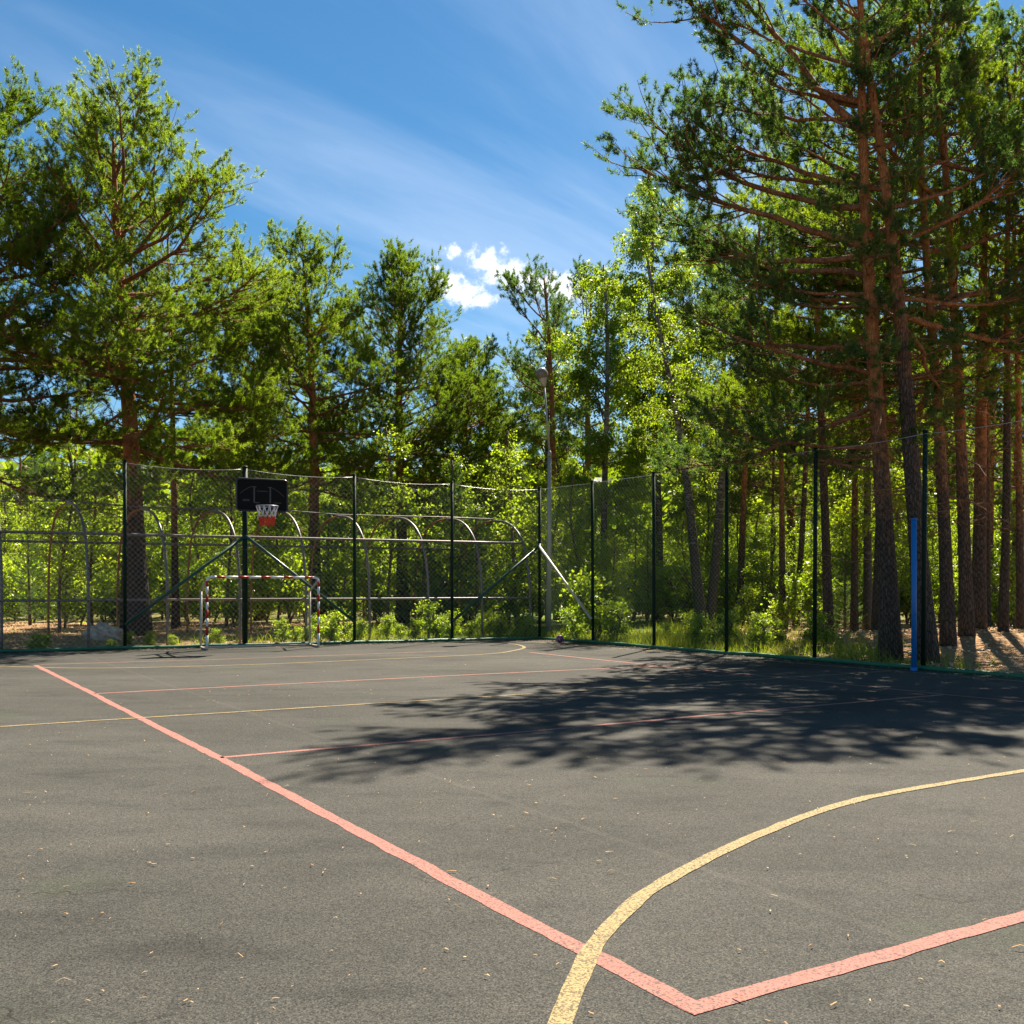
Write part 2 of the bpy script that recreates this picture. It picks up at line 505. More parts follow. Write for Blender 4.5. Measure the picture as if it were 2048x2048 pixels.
# green between the two clearings, bare pine litter to the left and to the right
e1 = nd(nt, 'ShaderNodeMapRange', interpolation_type='SMOOTHSTEP'); e1.inputs['From Min'].default_value = -6.5; e1.inputs['From Max'].default_value = -2.5
e2 = nd(nt, 'ShaderNodeMapRange', interpolation_type='SMOOTHSTEP'); e2.inputs['From Min'].default_value = 5.0; e2.inputs['From Max'].default_value = 7.2
e2.inputs['To Min'].default_value = 1; e2.inputs['To Max'].default_value = 0
e3 = nd(nt, 'ShaderNodeMapRange', interpolation_type='SMOOTHSTEP'); e3.inputs['From Min'].default_value = 33; e3.inputs['From Max'].default_value = 40
xx = mth(nt, 'ADD', sp.outputs[0], mth(nt, 'MULTIPLY', mth(nt, 'SUBTRACT', n1, 0.5), 6))
nt.links.new(xx, e1.inputs['Value']); nt.links.new(xx, e2.inputs['Value']); nt.links.new(sp.outputs[1], e3.inputs['Value'])
gf = mth(nt, 'MULTIPLY', e1.outputs[0], e2.outputs[0])
gf = mth(nt, 'MAXIMUM', gf, mth(nt, 'MULTIPLY', e3.outputs[0], 0.7))
nt.links.new(mixcol(nt, gf, lit, grn), b.inputs['Base Color'])
b.inputs['Roughness'].default_value = 0.95
b.inputs['Specular IOR Level'].default_value = 0.1
bump(nt, b, n2, 0.8, 0.05)
g = obj('ground', mesh_np('ground', V, [q], True), m); tag(g, kind='structure')

# ------------------------------------------------------------------ asphalt court
m, nt, b = nmat('old_asphalt')
p = wpos(nt)
mp1 = nd(nt, 'ShaderNodeMapping'); mp1.inputs['Scale'].default_value = (0.5, 1, 1); mp1.inputs['Rotation'].default_value = (0, 0, R(12)); nt.links.new(p, mp1.inputs[0])
a1 = noise(nt, 0.45, 5, 0.6, mp1.outputs[0], 0.4)
a2 = noise(nt, 2.6, 5, 0.65, mp1.outputs[0], 0.5)
a3 = noise(nt, 130, 3, 0.7, p)
vo = nd(nt, 'ShaderNodeTexVoronoi'); vo.inputs['Scale'].default_value = 210; nt.links.new(p, vo.inputs['Vector'])
agg = nd(nt, 'ShaderNodeSeparateColor'); nt.links.new(vo.outputs['Color'], agg.inputs[0])
vs = nd(nt, 'ShaderNodeTexVoronoi'); vs.inputs['Scale'].default_value = 26; nt.links.new(p, vs.inputs['Vector'])
c = ramp(nt, a1, [(0.28, (0.034, 0.0338, 0.0328)), (0.5, (0.048, 0.0477, 0.0462)), (0.74, (0.064, 0.0634, 0.0612))])
c = mixcol(nt, 0.75, c, ramp(nt, a2, [(0.28, (0.30, 0.30, 0.30)), (0.44, (0.5, 0.5, 0.5)), (0.75, (0.64, 0.63, 0.61))]), 'OVERLAY')
c = mixcol(nt, 0.85, c, ramp(nt, agg.outputs[0], [(0.0, (0.10, 0.10, 0.10)), (0.5, (0.44, 0.45, 0.43)), (0.82, (0.66, 0.64, 0.58)), (1.0, (1.0, 0.96, 0.86))]), 'OVERLAY')
dust = nd(nt, 'ShaderNodeMapRange'); dust.inputs['From Min'].default_value = 0.045; dust.inputs['From Max'].default_value = 0.02
nt.links.new(vs.outputs['Distance'], dust.inputs['Value'])
c = mixcol(nt, mth(nt, 'MULTIPLY', dust.outputs[0], 0.55), c, (0.36, 0.29, 0.20))
green_tint = nd(nt, 'ShaderNodeMapRange', interpolation_type='SMOOTHSTEP'); green_tint.inputs['From Min'].default_value = 0.58; green_tint.inputs['From Max'].default_value = 0.78
mo = noise(nt, 0.8, 3, 0.5, p)
nt.links.new(mo, green_tint.inputs['Value'])
c = mixcol(nt, mth(nt, 'MULTIPLY', green_tint.outputs[0], 0.28), c, (0.05, 0.07, 0.035))  # faint green tint in scattered patches
# paving joints between the laid lanes, and a few hairline cracks
sx = nd(nt, 'ShaderNodeVectorRotate', rotation_type='Z_AXIS'); sx.inputs['Angle'].default_value = -YAW
nt.links.new(p, sx.inputs['Vector'])
sxx = nd(nt, 'ShaderNodeSeparateXYZ'); nt.links.new(sx.outputs[0], sxx.inputs[0])
wobble = mth(nt, 'MULTIPLY', mth(nt, 'SUBTRACT', a2, 0.5), 0.05)
lane = mth(nt, 'ABSOLUTE', mth(nt, 'SUBTRACT', mth(nt, 'PINGPONG', mth(nt, 'ADD', mth(nt, 'ADD', sxx.outputs[0], wobble), 0.9), 2.1), 0.012))
seam = nd(nt, 'ShaderNodeMapRange'); seam.inputs['From Min'].default_value = 0.02; seam.inputs['From Max'].default_value = 0.004
nt.links.new(lane, seam.inputs['Value'])
c = mixcol(nt, mth(nt, 'MULTIPLY', seam.outputs[0], mth(nt, 'MULTIPLY', a1, 0.32)), c, (0.105, 0.10, 0.09))
vc = nd(nt, 'ShaderNodeTexVoronoi', feature='DISTANCE_TO_EDGE'); vc.inputs['Scale'].default_value = 0.34
dv = nd(nt, 'ShaderNodeVectorMath', operation='ADD'); nt.links.new(p, dv.inputs[0])
dn = nd(nt, 'ShaderNodeTexNoise'); dn.inputs['Scale'].default_value = 1.3; dn.inputs['Detail'].default_value = 6; nt.links.new(p, dn.inputs['Vector'])
nt.links.new(dn.outputs['Color'], dv.inputs[1]); nt.links.new(dv.outputs[0], vc.inputs['Vector'])
ck = nd(nt, 'ShaderNodeMapRange'); ck.inputs['From Min'].default_value = 0.0022; ck.inputs['From Max'].default_value = 0.0008
nt.links.new(vc.outputs['Distance'], ck.inputs['Value'])
ckm = nd(nt, 'ShaderNodeMapRange'); ckm.inputs['From Min'].default_value = 0.50; ckm.inputs['From Max'].default_value = 0.62; nt.links.new(mo, ckm.inputs['Value'])
c = mixcol(nt, mth(nt, 'MULTIPLY', mth(nt, 'MULTIPLY', ck.outputs[0], ckm.outputs[0]), 0.8), c, (0.015, 0.014, 0.013))
nt.links.new(c, b.inputs['Base Color'])
b.inputs['Roughness'].default_value = 0.92
b.inputs['Specular IOR Level'].default_value = 0.12
bump(nt, b, mth(nt, 'ADD', mth(nt, 'MULTIPLY', agg.outputs[1], 0.6), mth(nt, 'MULTIPLY', a2, 1.2)), 0.45, 0.006)
M_ASPHALT = m
inb = 0.02
c0 = C_CORNER + D_BACK * 30; c1 = C_CORNER; c2 = C_CORNER + D_SIDE * 34
V = [c0, c1, c2, c2 + Vector((-6, -14, 0)), Vector((-30, -10, 0))]
V = [[v.x, v.y, 0] for v in V] + [[v.x, v.y, -0.12] for v in V]
n = 5
court = obj('sports_court', mesh_np('sports_court', V, [np.array([[4, 3, 2, 1, 0]]), np.array([[k, (k + 1) % n, n + (k + 1) % n, n + k] for k in range(n)])]), M_ASPHALT)
tag(court, kind='structure')

def m_linepaint(name, col, worn, wear):
    m, nt, b = nmat(name)
    p = wpos(nt)
    n1 = noise(nt, 3.5, 4, 0.6, p); n2 = noise(nt, 160, 2, 0.6, p)
    vo = nd(nt, 'ShaderNodeTexVoronoi'); vo.inputs['Scale'].default_value = 150; nt.links.new(p, vo.inputs['Vector'])
    ag = nd(nt, 'ShaderNodeSeparateColor'); nt.links.new(vo.outputs['Color'], ag.inputs[0])
    c = mixcol(nt, n1, tuple(x * 0.8 for x in col), tuple(min(0.9, x * 1.12) for x in col))
    f = nd(nt, 'ShaderNodeMapRange'); f.inputs['From Min'].default_value = 1.15 - wear; f.inputs['From Max'].default_value = 1.40 - wear
    nt.links.new(mth(nt, 'ADD', ag.outputs[0], mth(nt, 'MULTIPLY', n1, 0.5)), f.inputs['Value'])
    c = mixcol(nt, f.outputs[0], c, worn)
    nt.links.new(c, b.inputs['Base Color']); b.inputs['Roughness'].default_value = 0.85
    b.inputs['Specular IOR Level'].default_value = 0.2
    bump(nt, b, ag.outputs[1], 0.35, 0.005)
    return m
M_PINK = m_linepaint('pink_line_paint', (0.31, 0.124, 0.102), (0.10, 0.063, 0.056), 0.32)
M_PINKOLD = m_linepaint('faded_pink_line_paint', (0.36, 0.165, 0.145), (0.13, 0.105, 0.095), 0.42)
M_YEL = m_linepaint('yellow_line_paint', (0.29, 0.222, 0.105), (0.10, 0.079, 0.047), 0.44)
M_YELOLD = m_linepaint('faded_yellow_line_paint', (0.34, 0.27, 0.13), (0.12, 0.105, 0.08), 0.42)
rng = np.random.RandomState(11)
def resample(pts, step):
    pts = np.array([[p.x, p.y] for p in pts])
    d = np.concatenate([[0], np.cumsum(np.linalg.norm(np.diff(pts, axis=0), axis=1))])
    n = max(2, int(d[-1] / step))
    t = np.linspace(0, d[-1], n)
    return np.stack([np.interp(t, d, pts[:, 0]), np.interp(t, d, pts[:, 1])], axis=1)
def spline(pts, k=10):
    out = []
    P = [pts[0] * 2 - pts[1]] + list(pts) + [pts[-1] * 2 - pts[-2]]
    for i in range(1, len(P) - 2):
        for j in range(k):
            t = j / k
            a, b_, c_, d_ = P[i - 1], P[i], P[i + 1], P[i + 2]
            out.append(0.5 * ((2 * b_) + (c_ - a) * t + (2 * a - 5 * b_ + 4 * c_ - d_) * t * t + (3 * b_ - a - 3 * c_ + d_) * t ** 3))
    out.append(pts[-1])
    return out
def paint(name, pts, w, mat, z, jit=0.006, wob=0.012, soft=0):
    c = resample(pts, 0.06)
    if soft:
        kk = np.ones(2 * soft + 1) / (2 * soft + 1)
        for _ in range(3):
            c = np.stack([np.convolve(np.pad(c[:, a_], soft, mode='reflect', reflect_type='odd'), kk, 'valid') for a_ in (0, 1)], axis=1)
    t = np.gradient(c, axis=0); t /= np.linalg.norm(t, axis=1, keepdims=True)
    nrm = np.stack([-t[:, 1], t[:, 0]], axis=1)
    n = len(c)
    sm = lambda a, k: np.convolve(np.pad(a, k, mode='edge'), np.ones(2 * k + 1) / (2 * k + 1), 'valid')
    wave = sm(rng.randn(n), 8) * wob
    l = c + nrm * (w / 2 + sm(rng.randn(n), 1) * jit + wave)[:, None]
    r = c - nrm * (w / 2 + sm(rng.randn(n), 1) * jit - wave)[:, None]
    V = np.concatenate([np.c_[l, np.full(n, z)], np.c_[r, np.full(n, z)]])
    i = np.arange(n - 1)
    return obj(name, mesh_np(name, V, [np.stack([i, i + n, i + n + 1, i + 1], axis=1)]), mat, court)
Z1, Z2 = 0.002, 0.004
PW = 0.085
dA = (gp(1885, 1390) - gp(437, 1515)).normalized()
q0 = gp(1394, 2017)
paint('painted_line', [q0 + (q0 - gp(1050, 1841)).normalized() * 0.02, gp(1050, 1841), gp(437, 1515), gp(279.5, 1436), gp(185, 1387.3), gp(71, 1330.4)], PW, M_PINK, Z1)
q0 = gp(1394, 2017)
paint('painted_line', [q0 - (gp(1550, 1972.8) - q0).normalized() * 0.045, gp(1550, 1972.8), q0 + (gp(1550, 1972.8) - q0).normalized() * 9.15], PW, M_PINK, Z1 + 0.001)
paint('painted_line', [gp(440, 1515), gp(1060, 1463), gp(1600, 1414), gp(1885, 1390)], PW * 0.85, M_PINK, Z1)
paint('painted_line', [gp(187, 1387.3), gp(950, 1349), gp(1209, 1337), gp(1322.7, 1332)], PW * 0.8, M_PINK, Z1)
paint('painted_line', [gp(80, 1329), gp(419, 1319.5), gp(419, 1319.5) + dA * 5], 0.05, M_PINKOLD, Z1)
far_end = gp(2048, 1404)
paint('painted_line', [gp(1060, 1305), gp(1209, 1320.7), gp(1669.6, 1366.4), gp(1885, 1389), far_end, far_end + (far_end - gp(1885, 1389)).normalized() * 8], PW * 0.85, M_PINK, Z1 + 0.001)
cl = gp(0, 1453.8)
paint('painted_line', [cl - dA * 6, cl, gp(279.5, 1436), gp(500, 1422.5), gp(1060, 1388.5), gp(1600, 1354), gp(1785.5, 1342)], 0.06, M_YEL, Z2)
sl = gp(1785.5, 1342)
paint('painted_line', [gp(1060, 1283.5), gp(1273.5, 1300), gp(1450, 1315), sl, sl + (sl - gp(1450, 1315)).normalized() * 14], 0.05, M_YELOLD, Z2)
arc = [gp(u, v) for u, v in ((1120, 2048), (1177, 1904), (1290, 1785), (1463, 1694), (1569, 1648), (1738, 1594), (2048, 1542))]
arc = [arc[0] + (arc[0] - arc[1]) * 1.4] + arc + [arc[-1] + (arc[-1] - arc[-2]) * 1.0, arc[-1] + (arc[-1] - arc[-2]) * 2.6]
paint('painted_line', spline(arc), 0.075, M_YEL, Z2, 0.005, 0.004, 4)
arc = [gp(u, v) for u, v in ((0, 1333), (197, 1336.5), (500, 1329.5), (800, 1317), (976, 1308.2), (1030, 1301), (1049, 1295.2), (1035, 1289.5), (1003, 1286))]
arc = [arc[0] + (arc[0] - arc[1]) * 1.5] + arc
paint('painted_line', spline(arc), 0.075, M_YEL, Z2, 0.005, 0.004, 3)

# ------------------------------------------------------------------ fences
rng = np.random.RandomState(5)
def wire_panel(A, B, zb, ztA, ztB, parent, pitch=0.085, r=0.0017, sag=0.0, mat=None):
    """diamond wire mesh between two posts; A, B ground points; each diagonal wire in short straight lengths"""
    L = (B - A).length; d = (B - A) / L
    nrm = Vector((-d.y, d.x, 0))
    Ht = max(ztA, ztB) - zb
    segs = []
    step = 0.45
    for sgn in (1, -1):
        ks = np.arange(-Ht, L + Ht, pitch * 1.41)
        for k in ks:
            n = int(Ht / step) + 1
            zz = np.linspace(0, Ht, n + 1)
            xx = k + zz if sgn > 0 else k + Ht - zz
            xx = xx + 0.012 * np.sin(zz * 3 + k)
            top = ztA + (ztB - ztA) * np.clip(xx / L, 0, 1) - zb - sag * 4 * np.clip(xx / L, 0, 1) * (1 - np.clip(xx / L, 0, 1))
            for a in range(n):
                x0, x1, z0, z1 = xx[a], xx[a + 1], zz[a], zz[a + 1]
                if max(x0, x1) < 0.03 or min(x0, x1) > L - 0.03 or z0 > top[a]:
                    continue
                # clip to panel
                t0, t1 = 0.0, 1.0
                dx = x1 - x0
                for lim, s in ((0.02, 1), (L - 0.02, -1)):
                    f0 = s * (x0 - lim); f1 = s * (x1 - lim)
                    if f0 < 0 and f1 < 0: t1 = -1
                    elif f0 < 0: t0 = max(t0, f0 / (f0 - f1))
                    elif f1 < 0: t1 = min(t1, f0 / (f0 - f1))
                g0 = top[a] - z0; g1 = top[a + 1] - z1
                if g1 < 0: t1 = min(t1, g0 / (g0 - g1))
                if t1 - t0 < 0.05: continue
                off = sgn * 0.003
                def w(t):
                    x = x0 + dx * t; z = z0 + (z1 - z0) * t
                    bow = 0.02 * math.sin(x * 2.1 + z * 1.3)
                    return (A.x + d.x * x + nrm.x * (off + bow), A.y + d.y * x + nrm.y * (off + bow), zb + z)
                segs.append((w(t0), w(t1)))
    P = np.array(segs)
    V, f = tubes(P, np.full(P.shape[:2], r), 3)
    o = obj('wire_mesh', mesh_np('wire_mesh', V, f), mat or M_GALV, parent)
    o['kind'] = 'stuff'
    # top tension wire with a little sag
    t = np.linspace(0, 1, 9)
    pts = [A + (B - A) * k + Vector((0, 0, ztA + (ztB - ztA) * k - sag * 4 * k * (1 - k))) for k in t]
    pipe('tension_wire', pts, 0.0045, M_GALV, parent, 5)
    return o
def fence(root_name, label, base, D, items, tops, Nrm, post_r=0.042, thick=None, leave_first_post=False):
    root = empty(root_name, base)
    tag(root, label, 'fence')
    inv = Vector(base)
    posts = []
    for k, (u, vt) in enumerate(zip(items, tops)):
        P = on_line(u, C_CORNER + Nrm * 0.05, D)
        posts.append((P, hgt(vt, P.y)))
    return root, posts
class Root:
    pass
def local(root, p):
    return Vector(p) - Vector(root.location)
def set_local(root):
    """children were built in world metres: bring them into the root's frame"""
    bpy.context.view_layer.update()
    off = Vector(root.location)
    for c in root.children:
        c.location = Vector(c.location) - off

OB = C_CORNER + N_BACK * 0.06
OS = C_CORNER + N_SIDE * 0.06
back_u = [250, 490, 709, 904, 1079]; back_v = [921, 934, 950, 964, 975]
bp = [on_line(u, OB, D_BACK) for u in back_u]
bh = [hgt(v, P.y) for P, v in zip(bp, back_v)]
span = (bp[1] - bp[0]).length
for k in (1, 2):
    bp.insert(0, bp[0] + D_BACK * span); bh.insert(0, bh[0])
fb = empty('chain_link_fence', (bp[-1].x, bp[-1].y, 0))
tag(fb, 'dark green chain link fence across the back with hoop and goal before it', 'fence')
for P, h in zip(bp, bh):
    thick = abs(P.x - bp[3].x) < 0.01
    r = 0.062 if thick else 0.038
    po = pipe('post', [P + Vector((0, 0, -0.3)), P + Vector((0, 0, h * 0.5)), P + Vector((0, 0, h))], r, M_GREEN, fb, 12)
    pipe('cap', [P + Vector((0, 0, h - 0.015)), P + Vector((0, 0, h + 0.02))], [r * 1.12, r * 0.9], M_GREEN, po, 12)
    for zc_ in np.arange(0.35, h - 0.1, 0.62):
        pipe('tie', [P + Vector((0, 0, zc_)), P + Vector((0, 0, zc_ + 0.008))], r * 1.06, M_BRACE, po, 8)
for k in range(len(bp) - 1):
    wire_panel(bp[k], bp[k + 1], 0.06, bh[k] - 0.05, bh[k + 1] - 0.05, fb, sag=0.07)
def rail(A, D, L, parent, seed):
    rs = np.random.RandomState(seed)
    n = int(L / 0.7)
    pts = [A + D * (L * k / n) + Vector((rs.randn() * 0.008, rs.randn() * 0.008, 0.035 + rs.randn() * 0.006)) for k in range(n + 1)]
    pipe('base_rail', pts, 0.042, M_RAIL, parent, 8)
rail(C_CORNER - D_BACK * 0.05, D_BACK, 26, fb, 1)
def brace(pa, za, pb, zb, parent, off, mat=M_BRACE):
    a = pa + off + Vector((0, 0, za)); c = pb + off + Vector((0, 0, zb))
    pipe('brace', [a, (a + c) / 2, c], 0.036, mat, parent, 10)
fo = -N_BACK * 0.05
brace(bp[3], hgt(1072, bp[3].y), bp[2], hgt(1250, bp[2].y), fb, fo)
brace(bp[3], hgt(1072, bp[3].y), bp[4], hgt(1244, bp[4].y), fb, fo)
brace(bp[6], hgt(1090, bp[6].y), bp[5], hgt(1242, bp[5].y), fb, fo)
set_local(fb)

side_u = [1186, 1308, 1453, 1629, 1846]; side_v = [962, 945, 918, 895, 862]
spx = [on_line(u, OS, D_SIDE) for u in side_u]
sh = [hgt(v, P.y) for P, v in zip(spx, side_v)]
span = (spx[-1] - spx[-2]).length
for k in (1, 2):
    spx.append(spx[-1] + D_SIDE * span); sh.append(sh[-1])
fs = empty('chain_link_fence', (spx[0].x, spx[0].y, 0))
tag(fs, 'dark green chain link fence along the shaded side beneath the tall pines', 'fence')
for k, (P, h) in enumerate(zip(spx, sh)):
    lean = Vector((0.03 * (k - 1.5) * 0.5, 0, 0))
    last_ = pipe('post', [P + Vector((0, 0, -0.3)), P + lean * 0.5 + Vector((0, 0, h * 0.5)), P + lean + Vector((0, 0, h))], 0.038, M_GREEN, fs, 12)
    po = last_
    pipe('cap', [P + lean + Vector((0, 0, h - 0.015)), P + lean + Vector((0, 0, h + 0.02))], [0.043, 0.034], M_GREEN, po, 12)
c_post = bp[-1] + D_SIDE * 0.06
allp = [c_post] + spx; allh = [bh[-1]] + sh
for k in range(len(allp) - 1):
    wire_panel(allp[k], allp[k + 1], 0.06, allh[k] - 0.05, allh[k + 1] - 0.05, fs, sag=0.0 if k < 2 else 0.03, pitch=0.075, r=(0.0015, 0.0015, 0.0011, 0.0008, 0.0006, 0.0006, 0.0006, 0.0006)[k], mat=M_GREENWIRE)
rail(C_CORNER + D_SIDE * 0.03, D_SIDE, 27, fs, 2)
so = -N_SIDE * 0.05
brace(bp[-1] + D_SIDE * 0.05, hgt(1092, bp[-1].y), spx[0], hgt(1238, spx[0].y), fs, so, M_OLDWHITE)
set_local(fs)

# ------------------------------------------------------------------ basketball hoop
post = bp[3]
hoop = empty('basketball_hoop', (post.x, post.y, 0))
tag(hoop, 'black basketball backboard with silver rim and red net on the fence post', 'basketball hoop')
ez = Vector((0, 0, 1)); ea = -D_BACK; en = -N_BACK       # along the board to the right, towards the court
bc = Vector((0, 0, 0)) + en * 1.12
bY = (post + bc).y
bz = hgt(990, bY)
bcx = on_line(524, post + bc, ea) - Vector((post.x, post.y, 0))
def board_pt(x, z, d=0.0):
    return bcx + ea * x + ez * (bz + z) + en * d
def rrect(w, h, r, n=6):
    out = []
    for cx, cy, a0 in ((w / 2 - r, h / 2 - r, 0), (-w / 2 + r, h / 2 - r, 90), (-w / 2 + r, -h / 2 + r, 180), (w / 2 - r, -h / 2 + r, 270)):
        for k in range(n + 1):
            a = R(a0 + 90 * k / n)
            out.append((cx + r * math.cos(a), cy + r * math.sin(a)))
    return out
def slab(name, outline, d0, d1, mat, parent):
    n = len(outline)
    V = [board_pt(x, z, d0) for x, z in outline] + [board_pt(x, z, d1) for x, z in outline]
    V = [list(v) for v in V]
    return obj(name, mesh_np(name, V, [np.array([list(range(n))[::-1]]), np.array([list(range(n, 2 * n))]), np.array([[k, (k + 1) % n, n + (k + 1) % n, n + k] for k in range(n)])]), mat, parent)
BW, BH = 1.14, 0.72
m, nt, b = nmat('black_backboard_plastic'); b.inputs['Base Color'].default_value = (0.006, 0.006, 0.007, 1); b.inputs['Roughness'].default_value = 0.75; b.inputs['Specular IOR Level'].default_value = 0.15
board = slab('backboard', rrect(BW - 0.05, BH - 0.05, 0.06), 0.0, 0.022, m, hoop)
m2, nt, b = nmat('backboard_trim'); b.inputs['Base Color'].default_value = (0.012, 0.012, 0.013, 1); b.inputs['Roughness'].default_value = 0.3
o1 = [board_pt(x, z, 0.018) for x, z in rrect(BW - 0.03, BH - 0.03, 0.075)]
o1.append(o1[0]); o1.append(o1[1])
pipe('frame', o1, 0.022, m2, board, 8, cap=False)
mg, nt, b = nmat('grey_board_print'); b.inputs['Base Color'].default_value = (0.045, 0.045, 0.045, 1); b.inputs['Roughness'].default_value = 0.6
def strip(pts, w):
    c = np.array(pts); t = np.gradient(c, axis=0); t /= np.linalg.norm(t, axis=1, keepdims=True)
    nn = np.stack([-t[:, 1], t[:, 0]], axis=1)
    l = c + nn * w / 2; r = c - nn * w / 2
    n = len(c)
    V = [list(board_pt(x, z, 0.026)) for x, z in np.concatenate([l, r])]
    i = np.arange(n - 1)
    return np.array(V), [np.stack([i, i + n, i + n + 1, i + 1], axis=1)]
pr = [strip([(-0.175, -0.17), (-0.175, 0.17)], 0.034), strip([(0.175, -0.17), (0.175, 0.17)], 0.034),
      strip([(-0.21, 0.175), (-0.13, 0.175)], 0.02), strip([(0.13, 0.175), (0.21, 0.175)], 0.02),
      strip([(-0.48 + 0.27 * k / 8, 0.02 + 0.165 * math.sin(k / 8 * 1.35)) for k in range(9)], 0.012),
      strip([(0.48 - 0.27 * k / 8, -0.02 + 0.185 * math.sin(k / 8 * 1.35)) for k in range(9)], 0.012),
      strip([(-0.175, -0.17), (-0.06, -0.17)], 0.02)]
rs = np.random.RandomState(2)
x = -0.12
while x < 0.12:                                    # a line of small print, too small to read
    wd = 0.008 + rs.rand() * 0.012
    pr.append(strip([(x, 0.085), (x + wd, 0.085)], 0.018 + rs.rand() * 0.012)); x += wd + 0.007
x = -0.42
while x < -0.29:
    wd = 0.012 + rs.rand() * 0.014
    pr.append(strip([(x, -0.12), (x + wd, -0.12)], 0.045)); x += wd + 0.009
x = 0.25
while x < 0.42:
    wd = 0.010 + rs.rand() * 0.014
    pr.append(strip([(x, -0.16), (x + wd, -0.16)], 0.022)); x += wd + 0.008
V, f = join(pr)
obj('print', mesh_np('print', V, f), mg, board)
# carrier arms between post and board
for zz in (0.16, -0.20):
    pipe('support_arm', [Vector((0, 0, bz + zz)), board_pt(-0.1, zz, -0.01)], 0.028, M_GREEN, hoop, 8)
    pipe('support_arm', [Vector((0, 0, bz + zz)), board_pt(0.22, zz, -0.01)], 0.022, M_GREEN, hoop, 8)
RR = 0.235
rc = board_pt(0.02, hgt(1012, bY - 0.3) - bz, 0.16 + RR)
ring = []
for k in range(26):
    a = 2 * math.pi * k / 24
    ring.append(rc + ea * (RR * math.cos(a)) + en * (RR * math.sin(a)))
M_RIM = m_paint('silver_rim', (0.35, 0.35, 0.37), 0.35, metal=0.5, wear=0.1)
rim = pipe('rim', ring, 0.010, M_RIM, hoop, 8, cap=False)
pipe('bracket', [board_pt(-0.05, rc.z - bz, 0.02), rc + en * -RR], 0.018, M_RIM, rim, 6)
pipe('bracket', [board_pt(0.09, rc.z - bz, 0.02), rc + en * -RR], 0.018, M_RIM, rim, 6)
mN, nt, b = nmat('white_net_cord'); b.inputs['Base Color'].default_value = (0.55, 0.55, 0.58, 1); b.inputs['Roughness'].default_value = 0.8
mR, nt, b = nmat('red_net_cord'); b.inputs['Base Color'].default_value = (0.62, 0.05, 0.025, 1); b.inputs['Roughness'].default_value = 0.8
def net_r(t): return RR * (1 - 0.42 * t ** 0.8)
def net_pt(a, t): return rc + ea * (net_r(t) * math.cos(a)) + en * (net_r(t) * math.sin(a)) - ez * (0.43 * t)
NC = 12
top, low = [], []
for k in range(NC):
    a = 2 * math.pi * k / NC; h = math.pi / NC
    for sgn in (-1, 1):
        top.append([list(net_pt(a + sgn * h * 0.15 * (1 - t) + sgn * h * t * t * 2, t * 0.56)) for t in np.linspace(0, 1, 6)])
        low.append([list(net_pt(a + sgn * h * (t * 2 % 2 if t < 0.5 else 2 - t * 2) + 0.08 * math.sin(7 * t + k), 0.54 + t * 0.46)) for t in np.linspace(0, 1, 6)])
    low.append([list(net_pt(a + 0.1 * math.sin(5 * k), 0.54 + t * 0.42)) for t in np.linspace(0, 1, 6)])
net = empty('net'); net.parent = hoop
V, f = tubes(np.array(top), np.full((len(top), 6), 0.009), 4); obj('upper_cord', mesh_np('upper_cord', V, f), mN, net)
V, f = tubes(np.array(low), np.full((len(low), 6), 0.011), 4); obj('lower_cord', mesh_np('lower_cord', V, f), mR, net)

# ------------------------------------------------------------------ small goal
gl = gp(414, 1301); gr = gp(637, 1295)
ga = (gr - gl).normalized(); gb = Vector((-ga.y, ga.x, 0)); gw = (gr - gl).length; gh = hgt(1154, gl.y)
goal = empty('handball_goal', gl)
tag(goal, 'small red and white striped tube goal without a net below the hoop', 'goal')
gr_ = 0.027
def striped(name, p0, p1, stops, first):
    """tube cut into red and white bands; stops are fractions of the length"""
    root = empty(name); root.parent = goal
    st = [0] + stops + [1]
    for k in range(len(st) - 1):
        a = p0 + (p1 - p0) * st[k]; c = p0 + (p1 - p0) * st[k + 1]
        pipe('band', [a, c], gr_, (M_RED, M_WHITE)[(k + first) % 2], root, 12)
    return root
cr_ = 0.09
striped('post', Vector((0, 0, 0.03)), Vector((0, 0, gh - cr_)), [0.20, 0.335, 0.455, 0.575, 0.69, 0.80, 0.92], 1)
striped('post', ga * gw + Vector((0, 0, 0.03)), ga * gw + Vector((0, 0, gh - cr_)), [0.20, 0.335, 0.455, 0.575, 0.69, 0.80, 0.92], 1)
striped('crossbar', ga * cr_ + ez * gh, ga * (gw - cr_) + ez * gh, [0.05, 0.13, 0.25, 0.35, 0.47, 0.56, 0.69, 0.78, 0.90, 0.975], 1)
for s_, x0 in ((1, 0), (-1, gw)):
    pts = [ga * (x0 + s_ * cr_ * (1 - math.cos(R(a)))) + ez * (gh - cr_ + cr_ * math.sin(R(a))) for a in range(0, 91, 15)]
    pipe('corner_bend', pts, gr_, M_WHITE, goal, 12)
    A = ga * x0
    bt = A + gb * 0.72 + ez * (gh - 0.30)
    pipe('stay', [A + ez * (gh - cr_ * 0.7), bt], 0.024, M_OLDWHITE, goal, 10)
    pipe('back_post', [bt + ez * 0.01, A + gb * 0.72 + ez * 0.03], 0.026, M_OLDWHITE, goal, 10)
    pipe('base_tube', [A + ez * 0.03, A + gb * 0.1 + ez * 0.028, A + gb * 0.72 + ez * 0.03], 0.028, M_OLDWHITE, goal, 10)
pipe('base_tube', [gb * 0.72 + ez * 0.03, gb * 0.72 + ga * gw + ez * 0.03], 0.024, M_OLDWHITE, goal, 10)

